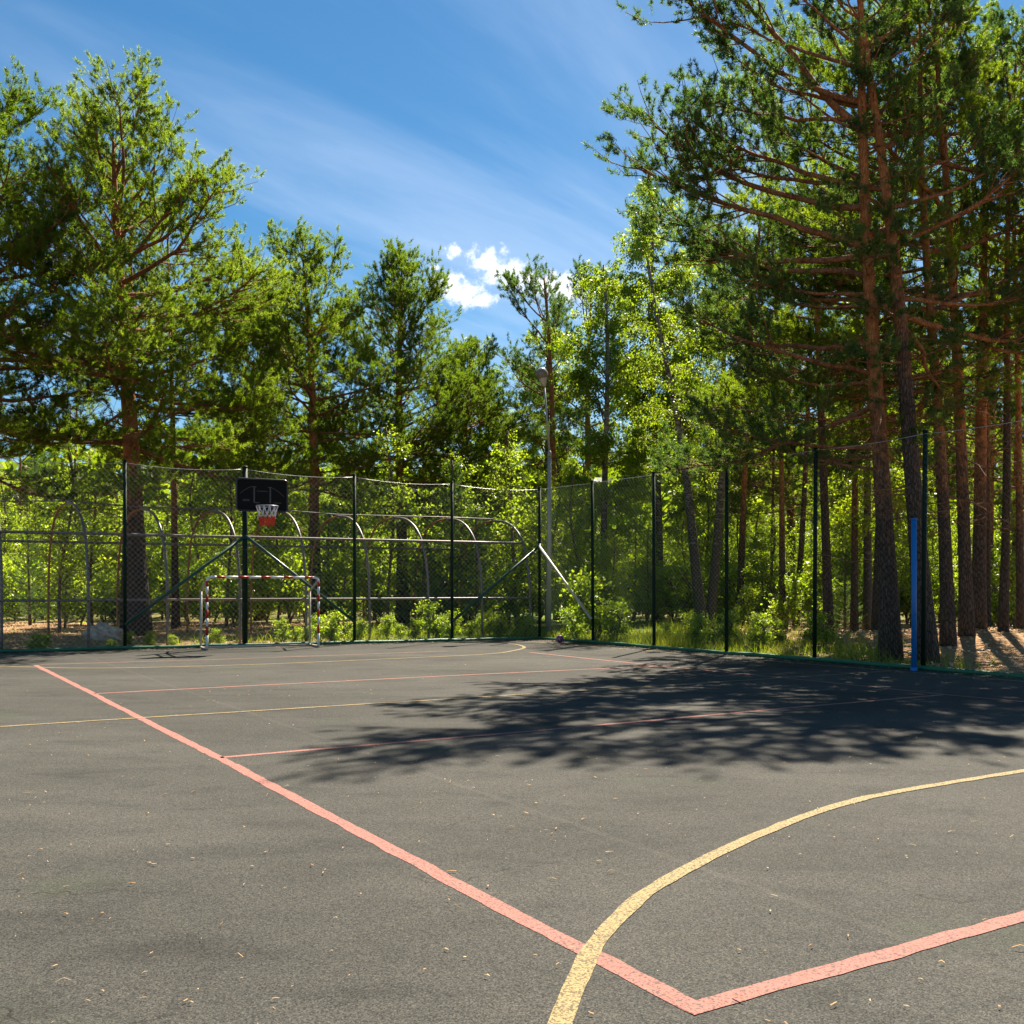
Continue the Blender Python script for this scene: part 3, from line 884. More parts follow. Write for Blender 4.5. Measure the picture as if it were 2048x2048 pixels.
# ------------------------------------------------------------------ ball
bpnt = gp(1120, 1285.5)
me = lathe('ball', [(max(0.0005, 0.097 * math.sin(math.pi * k / 20)), -0.097 * math.cos(math.pi * k / 20)) for k in range(21)], 28)
m, nt, b = nmat('pink_purple_ball')
p = coords(nt)
wv = nd(nt, 'ShaderNodeTexWave', wave_type='BANDS', bands_direction='DIAGONAL'); wv.inputs['Scale'].default_value = 6; wv.inputs['Distortion'].default_value = 5; wv.inputs['Detail'].default_value = 1
nt.links.new(p, wv.inputs['Vector'])
nt.links.new(ramp(nt, wv.outputs['Fac'], [(0.3, (0.16, 0.025, 0.17)), (0.45, (0.50, 0.16, 0.30)), (0.6, (0.55, 0.33, 0.40)), (0.75, (0.12, 0.02, 0.16))]), b.inputs['Base Color'])
b.inputs['Roughness'].default_value = 0.4
ball = obj('ball', me, m, None, (bpnt.x, bpnt.y, 0.097), (0.5, 0.3, 0.9))
tag(ball, 'pink and purple play ball lying against the kerb near the fence corner', 'ball')

# ------------------------------------------------------------------ lamp
lp = gp(1097, 1270); lz = tz(lp.x, lp.y)
lamp = empty('street_lamp', (lp.x, lp.y, lz)); tag(lamp, 'tall grey street lamp with egg shaped head beyond the fence corner', 'street lamp')
Hl = hgt(770, lp.y) - lz; hm = hgt(905, lp.y) - lz
dxl = (1092 - 1099) / F * lp.y
pipe('pole', [(0, 0, -0.3), (0.02, 0, hm * 0.5), (0.03, 0, hm)], [0.075, 0.066, 0.056], M_LAMP, lamp, 14)
pipe('collar', [(0.03, 0, hm - 0.12), (0.03, 0, hm + 0.05)], [0.068, 0.045], M_LAMP, lamp, 14)
pipe('upper_pole', [(0.03, 0, hm), (0.03 + (dxl - 0.05) * 0.5, 0, (hm + Hl) / 2), (dxl - 0.02, 0, Hl)], [0.036, 0.031, 0.026], M_LAMP, lamp, 10)
hd = empty('head', (dxl - 0.02, 0, Hl), 0); hd.parent = lamp; hd.rotation_euler = (R(-6), R(-12), 0); hd.scale = (1.35, 1.35, 1.15)
mS, nt, b = nmat('lamp_glass'); b.inputs['Base Color'].default_value = (0.52, 0.46, 0.38, 1); b.inputs['Roughness'].default_value = 0.25
mS2, nt, b = nmat('lamp_housing'); b.inputs['Base Color'].default_value = (0.20, 0.15, 0.115, 1); b.inputs['Roughness'].default_value = 0.4
obj('neck', lathe('neck', [(0.001, -0.03), (0.035, -0.03), (0.05, 0.04), (0.075, 0.12), (0.095, 0.16)], 18), mS, hd)
obj('globe', lathe('globe', [(0.095, 0.155), (0.115, 0.20), (0.128, 0.26), (0.125, 0.32), (0.105, 0.375)], 18), mS2, hd)
obj('cap', lathe('cap', [(0.108, 0.37), (0.09, 0.41), (0.05, 0.437), (0.001, 0.445)], 18), mS, hd)

# ------------------------------------------------------------------ blue volleyball pole
bpz = gp(1828, 1341)
vp_ = empty('volleyball_pole', bpz); tag(vp_, 'bright blue volleyball pole at the court edge among the tall pines', 'pole')
ph = hgt(1038, bpz.y)
pipe('tube', [(0, 0, -0.2), (0, 0, ph)], 0.043, M_BLUE, vp_, 16)
pipe('end_cap', [(0, 0, ph - 0.02), (0, 0, ph + 0.012)], 0.047, M_BLUE, vp_, 16)
pipe('sleeve', [(0, 0, -0.1), (0, 0, 0.05)], 0.055, M_BLUE, vp_, 16)
for zz in (ph - 0.12, 0.9):
    pipe('hook', [(0.0, -0.045, zz), (0.0, -0.085, zz), (0.0, -0.09, zz + 0.04)], 0.008, M_BLUE, vp_, 6)

# ------------------------------------------------------------------ arched pipe frame behind the fence
near0 = C_CORNER + N_BACK * 0.75; far0 = C_CORNER + N_BACK * 4.9
tun = empty('arched_tunnel_frame', (near0.x, near0.y, 0)); tag(tun, 'bare grey and orange arched pipe tunnel frame standing behind the back fence', 'frame')
nu = [-190, 3, 177, 335, 480, 612, 739, 857, 964, 1060]; fu = [-150, -40, 97, 235, 375, 502, 621, 727, 830, 922]
prof = [(0, 0), (0.0, 0.35), (0.02, 0.55), (0.075, 0.76), (0.18, 0.90), (0.32, 0.975), (0.5, 1.0)]
AH = 3.22
RL = {k: [] for k in range(5)}
ps = spline([Vector((a, b_, 0)) for a, b_ in prof], 4)
for un, uf in zip(nu, fu):
    a = on_line(un, near0, D_BACK); c = on_line(uf, far0, D_BACK)
    z0 = tz(a.x, a.y); z1 = tz(c.x, c.y)
    h = AH + 0.03 * rng.randn()
    ar = empty('arch'); ar.parent = tun
    near = [a + (c - a) * q_.x + ez * (h * q_.y + z0 * (1 - q_.x) + z1 * q_.x - (0.2 if q_.y == 0 else 0)) for q_ in ps]
    farp = [c + (a - c) * q_.x + ez * (h * q_.y + z1 * (1 - q_.x) + z0 * q_.x - (0.2 if q_.y == 0 else 0)) for q_ in ps]
    pipe('near_pipe', near, 0.033, M_PIPE, ar, 8); pipe('far_pipe', farp, 0.028, M_PIPE_ORANGE, ar, 8)
    def lev(path, zt):
        for k in range(len(path) - 1):
            if path[k].z <= zt <= path[k + 1].z:
                t = (zt - path[k].z) / max(1e-6, path[k + 1].z - path[k].z)
                return path[k] + (path[k + 1] - path[k]) * t
        return path[-1]
    RL[0].append(near[-1] + ez * 0.045)
    RL[1].append(lev(near, 2.55) + fo * 0.6); RL[2].append(lev(farp, 2.50) - fo * 0.6)
    RL[3].append(lev(near, 1.07) + fo * 0.6); RL[4].append(lev(farp, 1.02) - fo * 0.6)
for k, (r_, nm) in enumerate(((0.016, 'ridge_rail'), (0.033, 'purlin'), (0.030, 'purlin'), (0.028, 'purlin'), (0.024, 'purlin'))):
    pipe(nm, RL[k] if k else RL[k][:], r_, M_PIPE, tun, 8)
bpy.context.view_layer.update()
offv = Vector(tun.location)
for c_ in tun.children:
    c_.location = Vector(c_.location) - offv

# ------------------------------------------------------------------ boulder
bo = gp(206, 1286)
import bmesh
bm = bmesh.new(); bmesh.ops.create_icosphere(bm, subdivisions=4, radius=1)
rs = np.random.RandomState(8); pl = [Vector(rs.randn(3)).normalized() for _ in range(16)]; pw = 0.80 + 0.2 * rs.rand(16)
for v in bm.verts:
    d = v.co.normalized()
    r = min([1.0] + [w_ / max(0.05, d.dot(q_)) for q_, w_ in zip(pl, pw) if d.dot(q_) > 0.3])
    r *= 1 + 0.10 * math.sin(5.1 * d.x + 2.0) * math.sin(4.3 * d.y + 1.0) + 0.07 * math.sin(9 * d.z + 6 * d.x) + 0.04 * math.sin(17 * d.y + 13 * d.x)
    v.co = Vector((d.x * r * 0.46, d.y * r * 0.34, d.z * r * 0.30 + 0.12))
me = bpy.data.meshes.new('boulder'); bm.to_mesh(me); bm.free()
m, nt, b = nmat('pale_stone'); p = coords(nt)
nn_ = noise(nt, 7, 5, 0.65, p)
nt.links.new(ramp(nt, nn_, [(0.3, (0.22, 0.16, 0.12)), (0.55, (0.46, 0.37, 0.29)), (0.8, (0.62, 0.54, 0.46))]), b.inputs['Base Color']); b.inputs['Roughness'].default_value = 0.9
bump(nt, b, nn_, 0.7, 0.04)
o = obj('boulder', me, m, None, (bo.x, bo.y, tz(bo.x, bo.y)), (0, 0, 0.4)); tag(o, 'pale angular boulder on the pine litter behind the fence', 'boulder')

# ------------------------------------------------------------------ trees: generators
def unit(a):
    return a / np.maximum(np.linalg.norm(a, axis=-1, keepdims=True), 1e-9)
def dirs(az, el):
    return np.stack([np.cos(el) * np.sin(az), np.cos(el) * np.cos(az), np.sin(el)], axis=-1)
def along(P, idx, t):
    """points and tangents at parameter t on polylines P[idx]"""
    Kk = P.shape[1]
    f = np.clip(t, 0, 0.9999) * (Kk - 1); k = f.astype(int); w = (f - k)[:, None]
    a = P[idx, k]; b_ = P[idx, k + 1]
    return a + (b_ - a) * w, unit(b_ - a)
def az_el(d):
    return np.arctan2(d[:, 0], d[:, 1]), np.arcsin(np.clip(d[:, 2], -1, 1))
def grow(rg, base, az, el, L, Kk, wig, eps):
    """polylines from base; eps (N,Kk-1) is added to the elevation step by step"""
    N = len(L)
    P = np.empty((N, Kk, 3)); P[:, 0] = base
    a = az.copy()
    for k in range(1, Kk):
        a = a + rg.randn(N) * wig
        e = el + eps[:, k - 1] + rg.randn(N) * wig * 0.6
        P[:, k] = P[:, k - 1] + dirs(a, np.clip(e, -1.5, 1.5)) * (L / (Kk - 1))[:, None]
    return P
def needles(rg, pos, d, n, ln, wd, spread=(0.5, 1.1), back=0.15):
    S = len(pos)
    N = S * n
    ax = np.repeat(d, n, axis=0); o = np.repeat(pos, n, axis=0) - ax * (rg.rand(N, 1) * back)
    r = unit(np.cross(ax, rg.randn(N, 3)))
    a = spread[0] + rg.rand(N, 1) * (spread[1] - spread[0])
    nd_ = ax * np.cos(a) + r * np.sin(a)
    w = unit(np.cross(nd_, rg.randn(N, 3))) * (wd * (0.7 + 0.6 * rg.rand(N, 1)) / 2)
    l = ln * (0.7 + 0.6 * rg.rand(N, 1))
    V = np.stack([o - w, o + w, o + nd_ * l], axis=1).reshape(-1, 3)
    return V, np.arange(N * 3).reshape(-1, 3)
def leaves(rg, pos, d, size, flat=0.5):
    N = len(pos)
    up = unit(rg.randn(N, 3) * (1 - flat) + np.array([0, 0, 1.0]) * flat)
    dd = unit(d + rg.randn(N, 3) * 0.5)
    sd = unit(np.cross(dd, up))
    s = size * (0.65 + 0.7 * rg.rand(N, 1))
    V = np.stack([pos, pos + dd * s * 0.5 + sd * s * 0.34, pos + dd * s, pos + dd * s * 0.5 - sd * s * 0.34], axis=1).reshape(-1, 3)
    return V, np.arange(N * 4).reshape(-1, 4)

def trunk_mesh(rg, H, r0, lean, wig=0.05, sides=14, Kk=22, fork=None, flare=0.35, top=0.04):
    t = np.linspace(0, 1, Kk)
    sx, sy = rg.rand(2) * 6.28
    x = lean[0] * t + wig * np.sin(t * 5 + sx) * t * 2
    y = lean[1] * t + wig * np.cos(t * 4 + sy) * t * 2
    x -= x[0]; y -= y[0]
    P = np.stack([x, y, H * t - 0.25 * (t == 0)], axis=1)
    r = r0 * (1 - t) ** 0.8 + top * t ** 2 * 0.5 + 0.012
    r = r + r0 * flare * np.exp(-t * H / 0.55)
    return P, r
def at_h(P, z):
    return np.stack([np.interp(z, P[:, 2], P[:, 0]), np.interp(z, P[:, 2], P[:, 1]), z], axis=-1)

def make_pine(seed, H, r0, cb, prof, lean=(0, 0), per_m=6.5, asym=(0, 0.0), sub=1.0, nn=13, nl=0.088, nw=0.0145, bark=None, needle=None,
              dead=10, clear=0.0, e_low=-0.05, e_top=0.95, wig=0.06, dead_from=None, bare=0.34, name='pine_tree', up=0.5, brad=1.0):
    """prof: list of (fraction of crown height, branch length in metres)"""
    rg = np.random.RandomState(seed)
    P, r = trunk_mesh(rg, H, r0, lean, wig)
    # lobed cross-section for the stem
    TV, TF = tubes(P[None], r[None], 16, True)
    ang = np.arctan2(TV[:, 1], TV[:, 0])
    TV = TV + (hash_noise(TV[:, 0] * 9, TV[:, 2] * 2.2 + TV[:, 1] * 9, 1.3, seed) * 0.05 * r0)[:, None] * np.array([1, 1, 0])
    # primaries in loose whorls
    nP = int((H - cb) * per_m)
    fr = (np.arange(nP) + rg.rand(nP)) / nP
    fr = np.clip(np.round(fr * (H - cb) / 0.45) * 0.45 / (H - cb) + rg.randn(nP) * 0.012, 0, 0.985)
    z = cb + fr * (H - cb)
    az = np.arange(nP) * 2.399963 + rg.randn(nP) * 0.45
    L = np.interp(fr, [p_[0] for p_ in prof], [p_[1] for p_ in prof]) * (0.62 + 0.5 * rg.rand(nP))
    L *= 1 + asym[1] * np.cos(az - asym[0])
    L *= 1 - clear * np.maximum(0, -np.cos(az)) ** 0.7
    L = np.maximum(L, 0.35)
    base = at_h(P, z)
    el = e_low + (e_top - e_low) * fr ** 1.25 + rg.randn(nP) * 0.16
    Kk = 9
    s = np.linspace(0, 1, Kk - 1)[None]
    eps = 0.18 * np.sin(np.pi * (1 - s)) - 0.22 * (s * (1 - s) * 4) * (1 - fr)[:, None] + up * 0.8 * s ** 2 * (0.5 + rg.rand(nP, 1))
    BP = grow(rg, base, az, el, L, Kk, 0.13, eps)
    rb = np.clip(L[:, None] * 0.0125 * brad + 0.006, 0.010, 0.11) * np.linspace(1, 0.22, Kk)[None]
    parts = [tubes(BP, rb, 6)]
    # secondaries
    nS = np.maximum(3, (L * 5.6 * sub)).astype(int)
    idx = np.repeat(np.arange(nP), nS); NS = len(idx)
    t = bare + (1 - bare) * rg.rand(NS) ** 0.85
    sp_, tg = along(BP, idx, t)
    a, e = az_el(tg)
    sg = np.where(rg.rand(NS) < 0.5, -1, 1)
    a = a + sg * (0.55 + rg.rand(NS) * 0.55); e = e * 0.55 + 0.08 + rg.randn(NS) * 0.24
    Ls = np.clip((0.20 + 0.40 * (1 - t)) * L[idx] * (0.6 + 0.7 * rg.rand(NS)), 0.28, 1.7)
    s4 = np.linspace(0, 1, 4)[None]
    SP = grow(rg, sp_, a, e, Ls, 5, 0.20, 0.5 * s4 ** 1.5 * (0.4 + rg.rand(NS, 1)))
    rbs = np.clip(Ls[:, None] * 0.009 + 0.003, 0.004, 0.018) * np.linspace(1, 0.35, 5)[None]
    parts.append(tubes(SP, rbs, 4))
    # include the ends of the primaries as carriers of twigs
    SP2 = np.concatenate([SP, BP[:, 4:9]]); L2 = np.concatenate([Ls, L * 0.5])
    nT = np.maximum(2, L2 * 4.6 * sub).astype(int)
    idx2 = np.repeat(np.arange(len(SP2)), nT); NT = len(idx2)
    t = 0.18 + 0.82 * rg.rand(NT)
    tp, tg = along(SP2, idx2, t)
    td = unit(unit(tg) * 0.8 + rg.randn(NT, 3) * np.array([0.6, 0.6, 0.4]) + np.array([0, 0, 0.22]))
    Lt = 0.18 + 0.26 * rg.rand(NT)
    te = tp + td * Lt[:, None]
    
    # shoots
    k3 = 6
    ii = np.repeat(np.arange(NT), k3)
    tt = np.tile(np.array([1.0, 0.96, 0.90, 0.80, 0.66, 0.46]), NT)[:, None]
    pos = tp[ii] + (te - tp)[ii] * tt
    dd = unit(td[ii] * 0.7 + rg.randn(len(ii), 3) * np.where(tt > 0.99, 0.12, 0.62) + np.array([0, 0, 0.38]))
    pos = pos + dd * 0.06
    CV, CF = needles(rg, pos, dd, nn, nl, nw)
    # dead, bare lower branches
    if dead:
        zf = dead_from if dead_from else cb * 0.45
        zd = zf + (cb + 0.15 * (H - cb) - zf) * rg.rand(dead)
        Ld = 0.7 + 1.7 * rg.rand(dead) * np.interp(zd, [zf, cb], [0.5, 1.1])
        bd = at_h(P, zd)
        DP = grow(rg, bd, rg.rand(dead) * 6.28, rg.randn(dead) * 0.25 + 0.05, Ld, 7, 0.16, np.tile(np.linspace(0, -0.25, 6), (dead, 1)))
        dparts = [tubes(DP, np.clip(Ld[:, None] * 0.009, 0.006, 0.02) * np.linspace(1, 0.3, 7)[None], 5)]
        di = np.repeat(np.arange(dead), 6)
        dp_, dt_ = along(DP, di, 0.3 + 0.7 * rg.rand(len(di)))
        da, de = az_el(dt_)
        D2 = grow(rg, dp_, da + rg.randn(len(di)) * 0.7, de + rg.randn(len(di)) * 0.5, 0.3 + 0.6 * rg.rand(len(di)), 4, 0.25, np.zeros((len(di), 3)))
        dparts.append(tubes(D2, np.full((len(di), 4), 0.004), 3))
        parts.append(join(dparts))
    root = empty(name)
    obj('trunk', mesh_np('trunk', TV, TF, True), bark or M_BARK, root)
    V, f = join(parts)
    obj('limbs', mesh_np('limbs', V, f, True), M_LIMB, root)
    obj('crown', mesh_np('crown', CV, [CF]), needle or M_NEEDLE, root)
    return root

def make_birch(seed, H, r0, cb, prof, lean=(0, 0), nleaf=5, size=0.062, droop=1.0, leafm=None, bark=None, per_m=6, name='birch_tree', e0=0.75, stems=1):
    rg = np.random.RandomState(seed)
    P, r = trunk_mesh(rg, H, r0, lean, 0.12, flare=0.25)
    tparts = [tubes(P[None], r[None], 10, True)]
    for k in range(stems - 1):
        P2, r2 = trunk_mesh(rg, H * (0.7 + 0.2 * rg.rand()), r0 * 0.7, (rg.randn() * H * 0.13, rg.randn() * H * 0.13), 0.1, flare=0.1)
        tparts.append(tubes(P2[None], r2[None], 8, True))
    nP = max(5, int((H - cb) * per_m))
    fr = np.sort(rg.rand(nP)) * 0.98
    z = cb + fr * (H - cb)
    az = np.arange(nP) * 2.399963 + rg.randn(nP) * 0.4
    L = np.maximum(0.3, np.interp(fr, [p_[0] for p_ in prof], [p_[1] for p_ in prof]) * (0.55 + 0.6 * rg.rand(nP)))
    el = e0 + 0.35 * fr + rg.randn(nP) * 0.2
    s = np.linspace(0, 1, 7)[None]
    BP = grow(rg, at_h(P, z), az, el, L, 8, 0.12, -1.0 * droop * s ** 1.6 * (0.5 + rg.rand(nP, 1)))
    parts = [tubes(BP, np.clip(L[:, None] * 0.010 + 0.004, 0.006, 0.05) * np.linspace(1, 0.25, 8)[None], 5)]
    nS = np.maximum(3, L * 6).astype(int)
    idx = np.repeat(np.arange(nP), nS); NS = len(idx)
    t = 0.22 + 0.78 * rg.rand(NS)
    sp_, tg = along(BP, idx, t)
    a, e = az_el(tg)
    Ls = np.clip((0.35 + 0.3 * (1 - t)) * L[idx] * (0.5 + 0.8 * rg.rand(NS)), 0.25, 1.5)
    s4 = np.linspace(0, 1, 5)[None]
    SP = grow(rg, sp_, a + rg.randn(NS) * 0.8, e * 0.5 + rg.randn(NS) * 0.3, Ls, 6, 0.2, -1.5 * droop * s4 ** 1.2 * (0.4 + 0.8 * rg.rand(NS, 1)))
    parts.append(tubes(SP, np.full((NS, 6), 0.005) * np.linspace(1, 0.5, 6)[None], 3))
    SP2 = np.concatenate([SP, BP[:, 2:8]]); L2 = np.concatenate([Ls, L * 0.7])
    nl = np.maximum(3, L2 * 9 * nleaf).astype(int)
    i2 = np.repeat(np.arange(len(SP2)), nl); NL = len(i2)
    lp_, lt = along(SP2, i2, 0.05 + 0.95 * rg.rand(NL))
    off = rg.randn(NL, 3) * 0.07
    CV, CF = leaves(rg, lp_ + off, unit(lt + rg.randn(NL, 3) * 0.7 - np.array([0, 0, 0.5 * droop])), size, 0.45)
    root = empty(name)
    V, f = join(tparts)
    obj('trunk', mesh_np('trunk', V, f, True), bark or M_BIRCH, root)
    V, f = join(parts)
    obj('limbs', mesh_np('limbs', V, f, True), M_TWIG, root)
    obj('crown', mesh_np('crown', CV, [CF]), leafm or M_BIRCHLEAF, root)
    return root

def make_young_pine(seed, H, name='young_pine'):
    rg = np.random.RandomState(seed)
    P, r = trunk_mesh(rg, H, 0.012 * H + 0.015, (0.1, 0.05), 0.03, flare=0.1)
    tp = [tubes(P[None], r[None], 8, True)]
    nW = int(H / 0.38); pr = []
    zs, azs, Ls, els = [], [], [], []
    for k in range(nW):
        z = 0.25 + (H - 0.3) * k / nW
        f = 1 - z / H
        for j in range(6):
            zs.append(z + rg.randn() * 0.03); azs.append(j * 1.047 + k * 0.5 + rg.randn() * 0.15)
            Ls.append((0.18 + 0.34 * H * f) * (0.75 + 0.35 * rg.rand())); els.append(0.25 + 0.6 * (z / H) ** 2 + rg.randn() * 0.1)
    zs, azs, Ls, els = map(np.array, (zs, azs, Ls, els))
    n = len(zs)
    BP = grow(rg, at_h(P, zs), azs, els, Ls, 6, 0.06, np.tile(np.linspace(-0.1, 0.4, 5), (n, 1)))
    pr = [tubes(BP, np.clip(Ls[:, None] * 0.01, 0.004, 0.02) * np.linspace(1, 0.3, 6)[None], 4)]
    nS = np.maximum(4, Ls * 12).astype(int); idx = np.repeat(np.arange(n), nS)
    sp_, tg = along(BP, idx, 0.2 + 0.8 * rg.rand(len(idx))); a, e = az_el(tg)
    sg = np.where(rg.rand(len(idx)) < 0.5, -1, 1)
    SP = grow(rg, sp_, a + sg * 0.8, e * 0.7 + 0.1, 0.12 + 0.22 * rg.rand(len(idx)), 3, 0.1, np.zeros((len(idx), 2)))
    k4 = 4; ii = np.repeat(np.arange(len(SP)), k4)
    p_, d_ = along(SP, ii, np.tile(np.linspace(0.25, 1, k4), len(SP)))
    p2, d2 = along(BP, np.repeat(np.arange(n), 10), np.tile(np.linspace(0.15, 1, 10), n))
    zt = H * (0.4 + 0.6 * np.linspace(0, 1, 14))
    p3 = at_h(P, zt); d3 = np.tile([0, 0, 1.0], (14, 1))
    CV, CF = needles(rg, np.concatenate([p_, p2, p3]), np.concatenate([d_, d2, d3]), 9, 0.09, 0.011, (0.4, 1.0), 0.08)
    root = empty(name)
    V, f = join(tp); obj('trunk', mesh_np('trunk', V, f, True), M_TWIG, root)
    V, f = join(pr); obj('limbs', mesh_np('limbs', V, f, True), M_TWIG, root)
    obj('crown', mesh_np('crown', CV, [CF]), M_SPRUCE, root)
    return root
def put(o, u, y, s=1.0, rz=0.0):
    x = (u - 1024) / F * y
    o.location = (x, y, tz(x, y)); o.rotation_euler = (0, 0, rz); o.scale = (s, s, s)
    return o
def place(proto, used, u, y, s=1.0, rz=0.0):
    x = (u - 1024) / F * y
    if not used:
        used.append(1); return put(proto, u, y, s, rz)
    return copy_tree(proto, (x, y, tz(x, y)), rz, s)
# ------------------------------------------------------------------ trees: the individuals
WIDE = [(0, 3.7), (0.15, 4.5), (0.4, 4.4), (0.65, 3.5), (0.85, 2.5), (1, 1.1)]
CONE = [(0, 3.2), (0.2, 3.7), (0.5, 3.2), (0.8, 2.1), (1, 0.8)]
SLIM = [(0, 2.0), (0.25, 2.7), (0.6, 2.4), (0.85, 1.6), (1, 0.7)]
big = make_pine(21, 13.2, 0.27, 4.4, WIDE, (-0.75, 0.3), 8.2, (1.2, 0.10), dead=14, e_low=-0.14, e_top=0.9, brad=1.2, bare=0.34, up=0.4, sub=1.15)
put(big, 279, 26.6)
tag(big, 'broad spreading pine with thick trunk just left of the hoop', 'tree')
t = copy_tree(big, (0, 0, 0)); put(t, -105, 25.0, 1.02, 2.3)
tag(t, 'tall pine whose crown reaches in from the left edge', 'tree')
mid = make_pine(25, 11.8, 0.19, 4.4, CONE, (-0.35, 0.0), 8.6, dead=8, e_top=1.0, up=0.4, sub=1.12)
put(mid, 634, 32.5)
tag(mid, 'orange trunked pine right behind the hoop', 'tree')
pointed = make_pine(26, 12.4, 0.21, 3.6, CONE, (-0.1, 0.0), 8.8, dead=8, e_top=1.1, sub=1.12)
put(pointed, 805, 35.5)
tag(pointed, 'pointed pine in the middle with upswept branches', 'tree')
t = copy_tree(mid, (0, 0, 0)); put(t, 925, 38.5, 0.84, 2.6)
tag(t, 'lower pine filling the gap beside the pointed middle pine', 'tree')
t = copy_tree(pointed, (0, 0, 0)); put(t, 520, 38.0, 0.92, 3.0)
tag(t, 'pine top showing between the broad left pine and the one behind the hoop', 'tree')
lean_ = make_pine(28, 13.1, 0.17, 5.6, [(0, 2.6), (0.25, 1.9), (0.5, 2.7), (0.8, 1.6), (1, 0.6)], (-0.55, 0.0), 5.0, (-1.4, 0.35), dead=4, needle=M_NEEDLE_B, e_low=0.05)
put(lean_, 1118, 40.0, 1.03)
tag(lean_, 'sparse pine with leaning trunk just right of the street lamp head', 'tree')
t = copy_tree(lean_, (0, 0, 0)); put(t, 1172, 46.0, 1.13, 2.0)
tag(t, 'dark pine tip rising behind the yellow green birch', 'tree')

BIR = [(0, 1.6), (0.25, 2.4), (0.55, 2.4), (0.85, 1.8), (1, 0.7)]
b1 = make_birch(41, 15.0, 0.16, 2.6, BIR, (-0.2, 0), 12.0, 0.082)
put(b1, 1318, 40.0, 1.13); tag(b1, 'tall drooping birch with feathery top beside the shaded pines', 'tree')
b2 = make_birch(42, 11.6, 0.12, 2.2, [(0, 1.6), (0.3, 2.2), (0.6, 1.9), (1, 0.5)], (0.3, 0), 8.0, 0.085)
put(b2, 1212, 34.0, 1.05, 2.0); tag(b2, 'bright yellow green birch right of the street lamp', 'tree')
b3 = copy_tree(b2, (0, 0, 0)); put(b3, 958, 42.0, 1.0, 2.1); tag(b3, 'pale birch between the middle pines left of the lamp', 'tree')
b4 = copy_tree(b1, (0, 0, 0)); put(b4, 1440, 43.0, 1.1, 1.3); tag(b4, 'birch top partly hidden by the long dark pine branches', 'tree')
b5 = copy_tree(b1, (0, 0, 0)); put(b5, 1085, 46, 0.9, 3.3); tag(b5, 'birch foliage showing behind the lamp pole', 'tree')

# the tall pines on the right
NEAR = [(0, 3.2), (0.12, 3.7), (0.35, 4.1), (0.6, 3.9), (0.8, 2.6), (1, 0.9)]
t = put(make_pine(31, 12.9, 0.165, 3.4, [(0, 2.4), (0.2, 2.8), (0.45, 3.2), (0.68, 3.55), (0.85, 2.3), (1, 0.8)], (-0.55, 0.3), 7.6, (-1.4, 0.40), clear=0.72, dead=14, needle=M_NEEDLE_B, e_low=-0.16, e_top=0.6, bark=M_BARK, brad=1.05, bare=0.46), 1783, 18.2)
tag(t, 'nearest tall pine with sunlit orange upper trunk left of the blue pole', 'tree')
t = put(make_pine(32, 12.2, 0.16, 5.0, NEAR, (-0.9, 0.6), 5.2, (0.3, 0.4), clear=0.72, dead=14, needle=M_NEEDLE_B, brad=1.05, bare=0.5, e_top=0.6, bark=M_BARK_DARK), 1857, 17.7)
tag(t, 'dark trunked pine right behind the blue pole', 'tree')
r3 = make_pine(33, 12.6, 0.125, 4.8, NEAR, (-0.35, 0.5), 5.2, (0.6, 0.4), clear=0.5, dead=16, brad=1.0, bare=0.45, e_top=0.6, needle=M_NEEDLE, bark=M_BARK)
put(r3, 1897, 20.0)
tag(r3, 'straight slender pine, first trunk right of the blue pole', 'tree')
t = copy_tree(r3, (0, 0, 0)); put(t, 1934, 21.4, 1.05, 1.3)
tag(t, 'orange pine trunk second to the right of the blue pole', 'tree')
sl = make_pine(35, 14.5, 0.135, 7.0, SLIM, (0.35, 0.1), 3.4, dead=16, nn=10, nw=0.0185)
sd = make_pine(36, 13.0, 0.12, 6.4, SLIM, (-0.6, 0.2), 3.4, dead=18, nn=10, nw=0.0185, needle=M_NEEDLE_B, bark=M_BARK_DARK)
ul, ud = [], []
t = place(sl, ul, 250, 29.5, 0.9, 1.1)
tag(t, 'slimmer reddish pine close behind the thick left trunk', 'tree')
t = place(sl, ul, 352, 30.5, 0.8, 4.0)
tag(t, 'orange barked pine between the thick left trunk and the hoop', 'tree')
singles = [(sl, ul, 1956, 23.0, 0.95, 1.15, 0.4, 'thick shaded pine trunk third to the right of the blue pole'),
           (sd, ud, 2006, 22.2, 0.95, 0.8, 2.0, 'thin pine trunk near the right edge of the view'),
           (sl, ul, 2042, 24.0, 0.9, 0.7, 3.0, 'pine trunk cut by the right edge'),
           (sd, ud, 1657, 26.0, 0.95, 1.0, 1.0, 'brown pine trunk on the litter mound, first right of a fence post'),
           (sl, ul, 1708, 27.2, 0.9, 0.75, 5.0, 'pine trunk on the litter mound beside a speckled birch stem'),
           (sd, ud, 1752, 25.2, 1.0, 0.8, 3.9, 'pine trunk directly left of the nearest tall pine'),
           (sl, ul, 1566, 30.0, 0.85, 0.8, 2.2, 'reddish leaning pine trunk left of the litter mound'),
           (sd, ud, 2150, 21.0, 0.95, 1.0, 0.9, 'pine whose boughs hang in from the right edge'),
           (sl, ul, 2200, 25.0, 0.95, 1.0, 1.9, 'tall pine beyond the right edge with boughs at the top corner')]
for pr_, us_, u, y, s, w_, rz, lab in singles:
    t = place(pr_, us_, u, y, s, rz); t.scale = (s * w_, s * w_, s)
    tag(t, lab, 'tree')
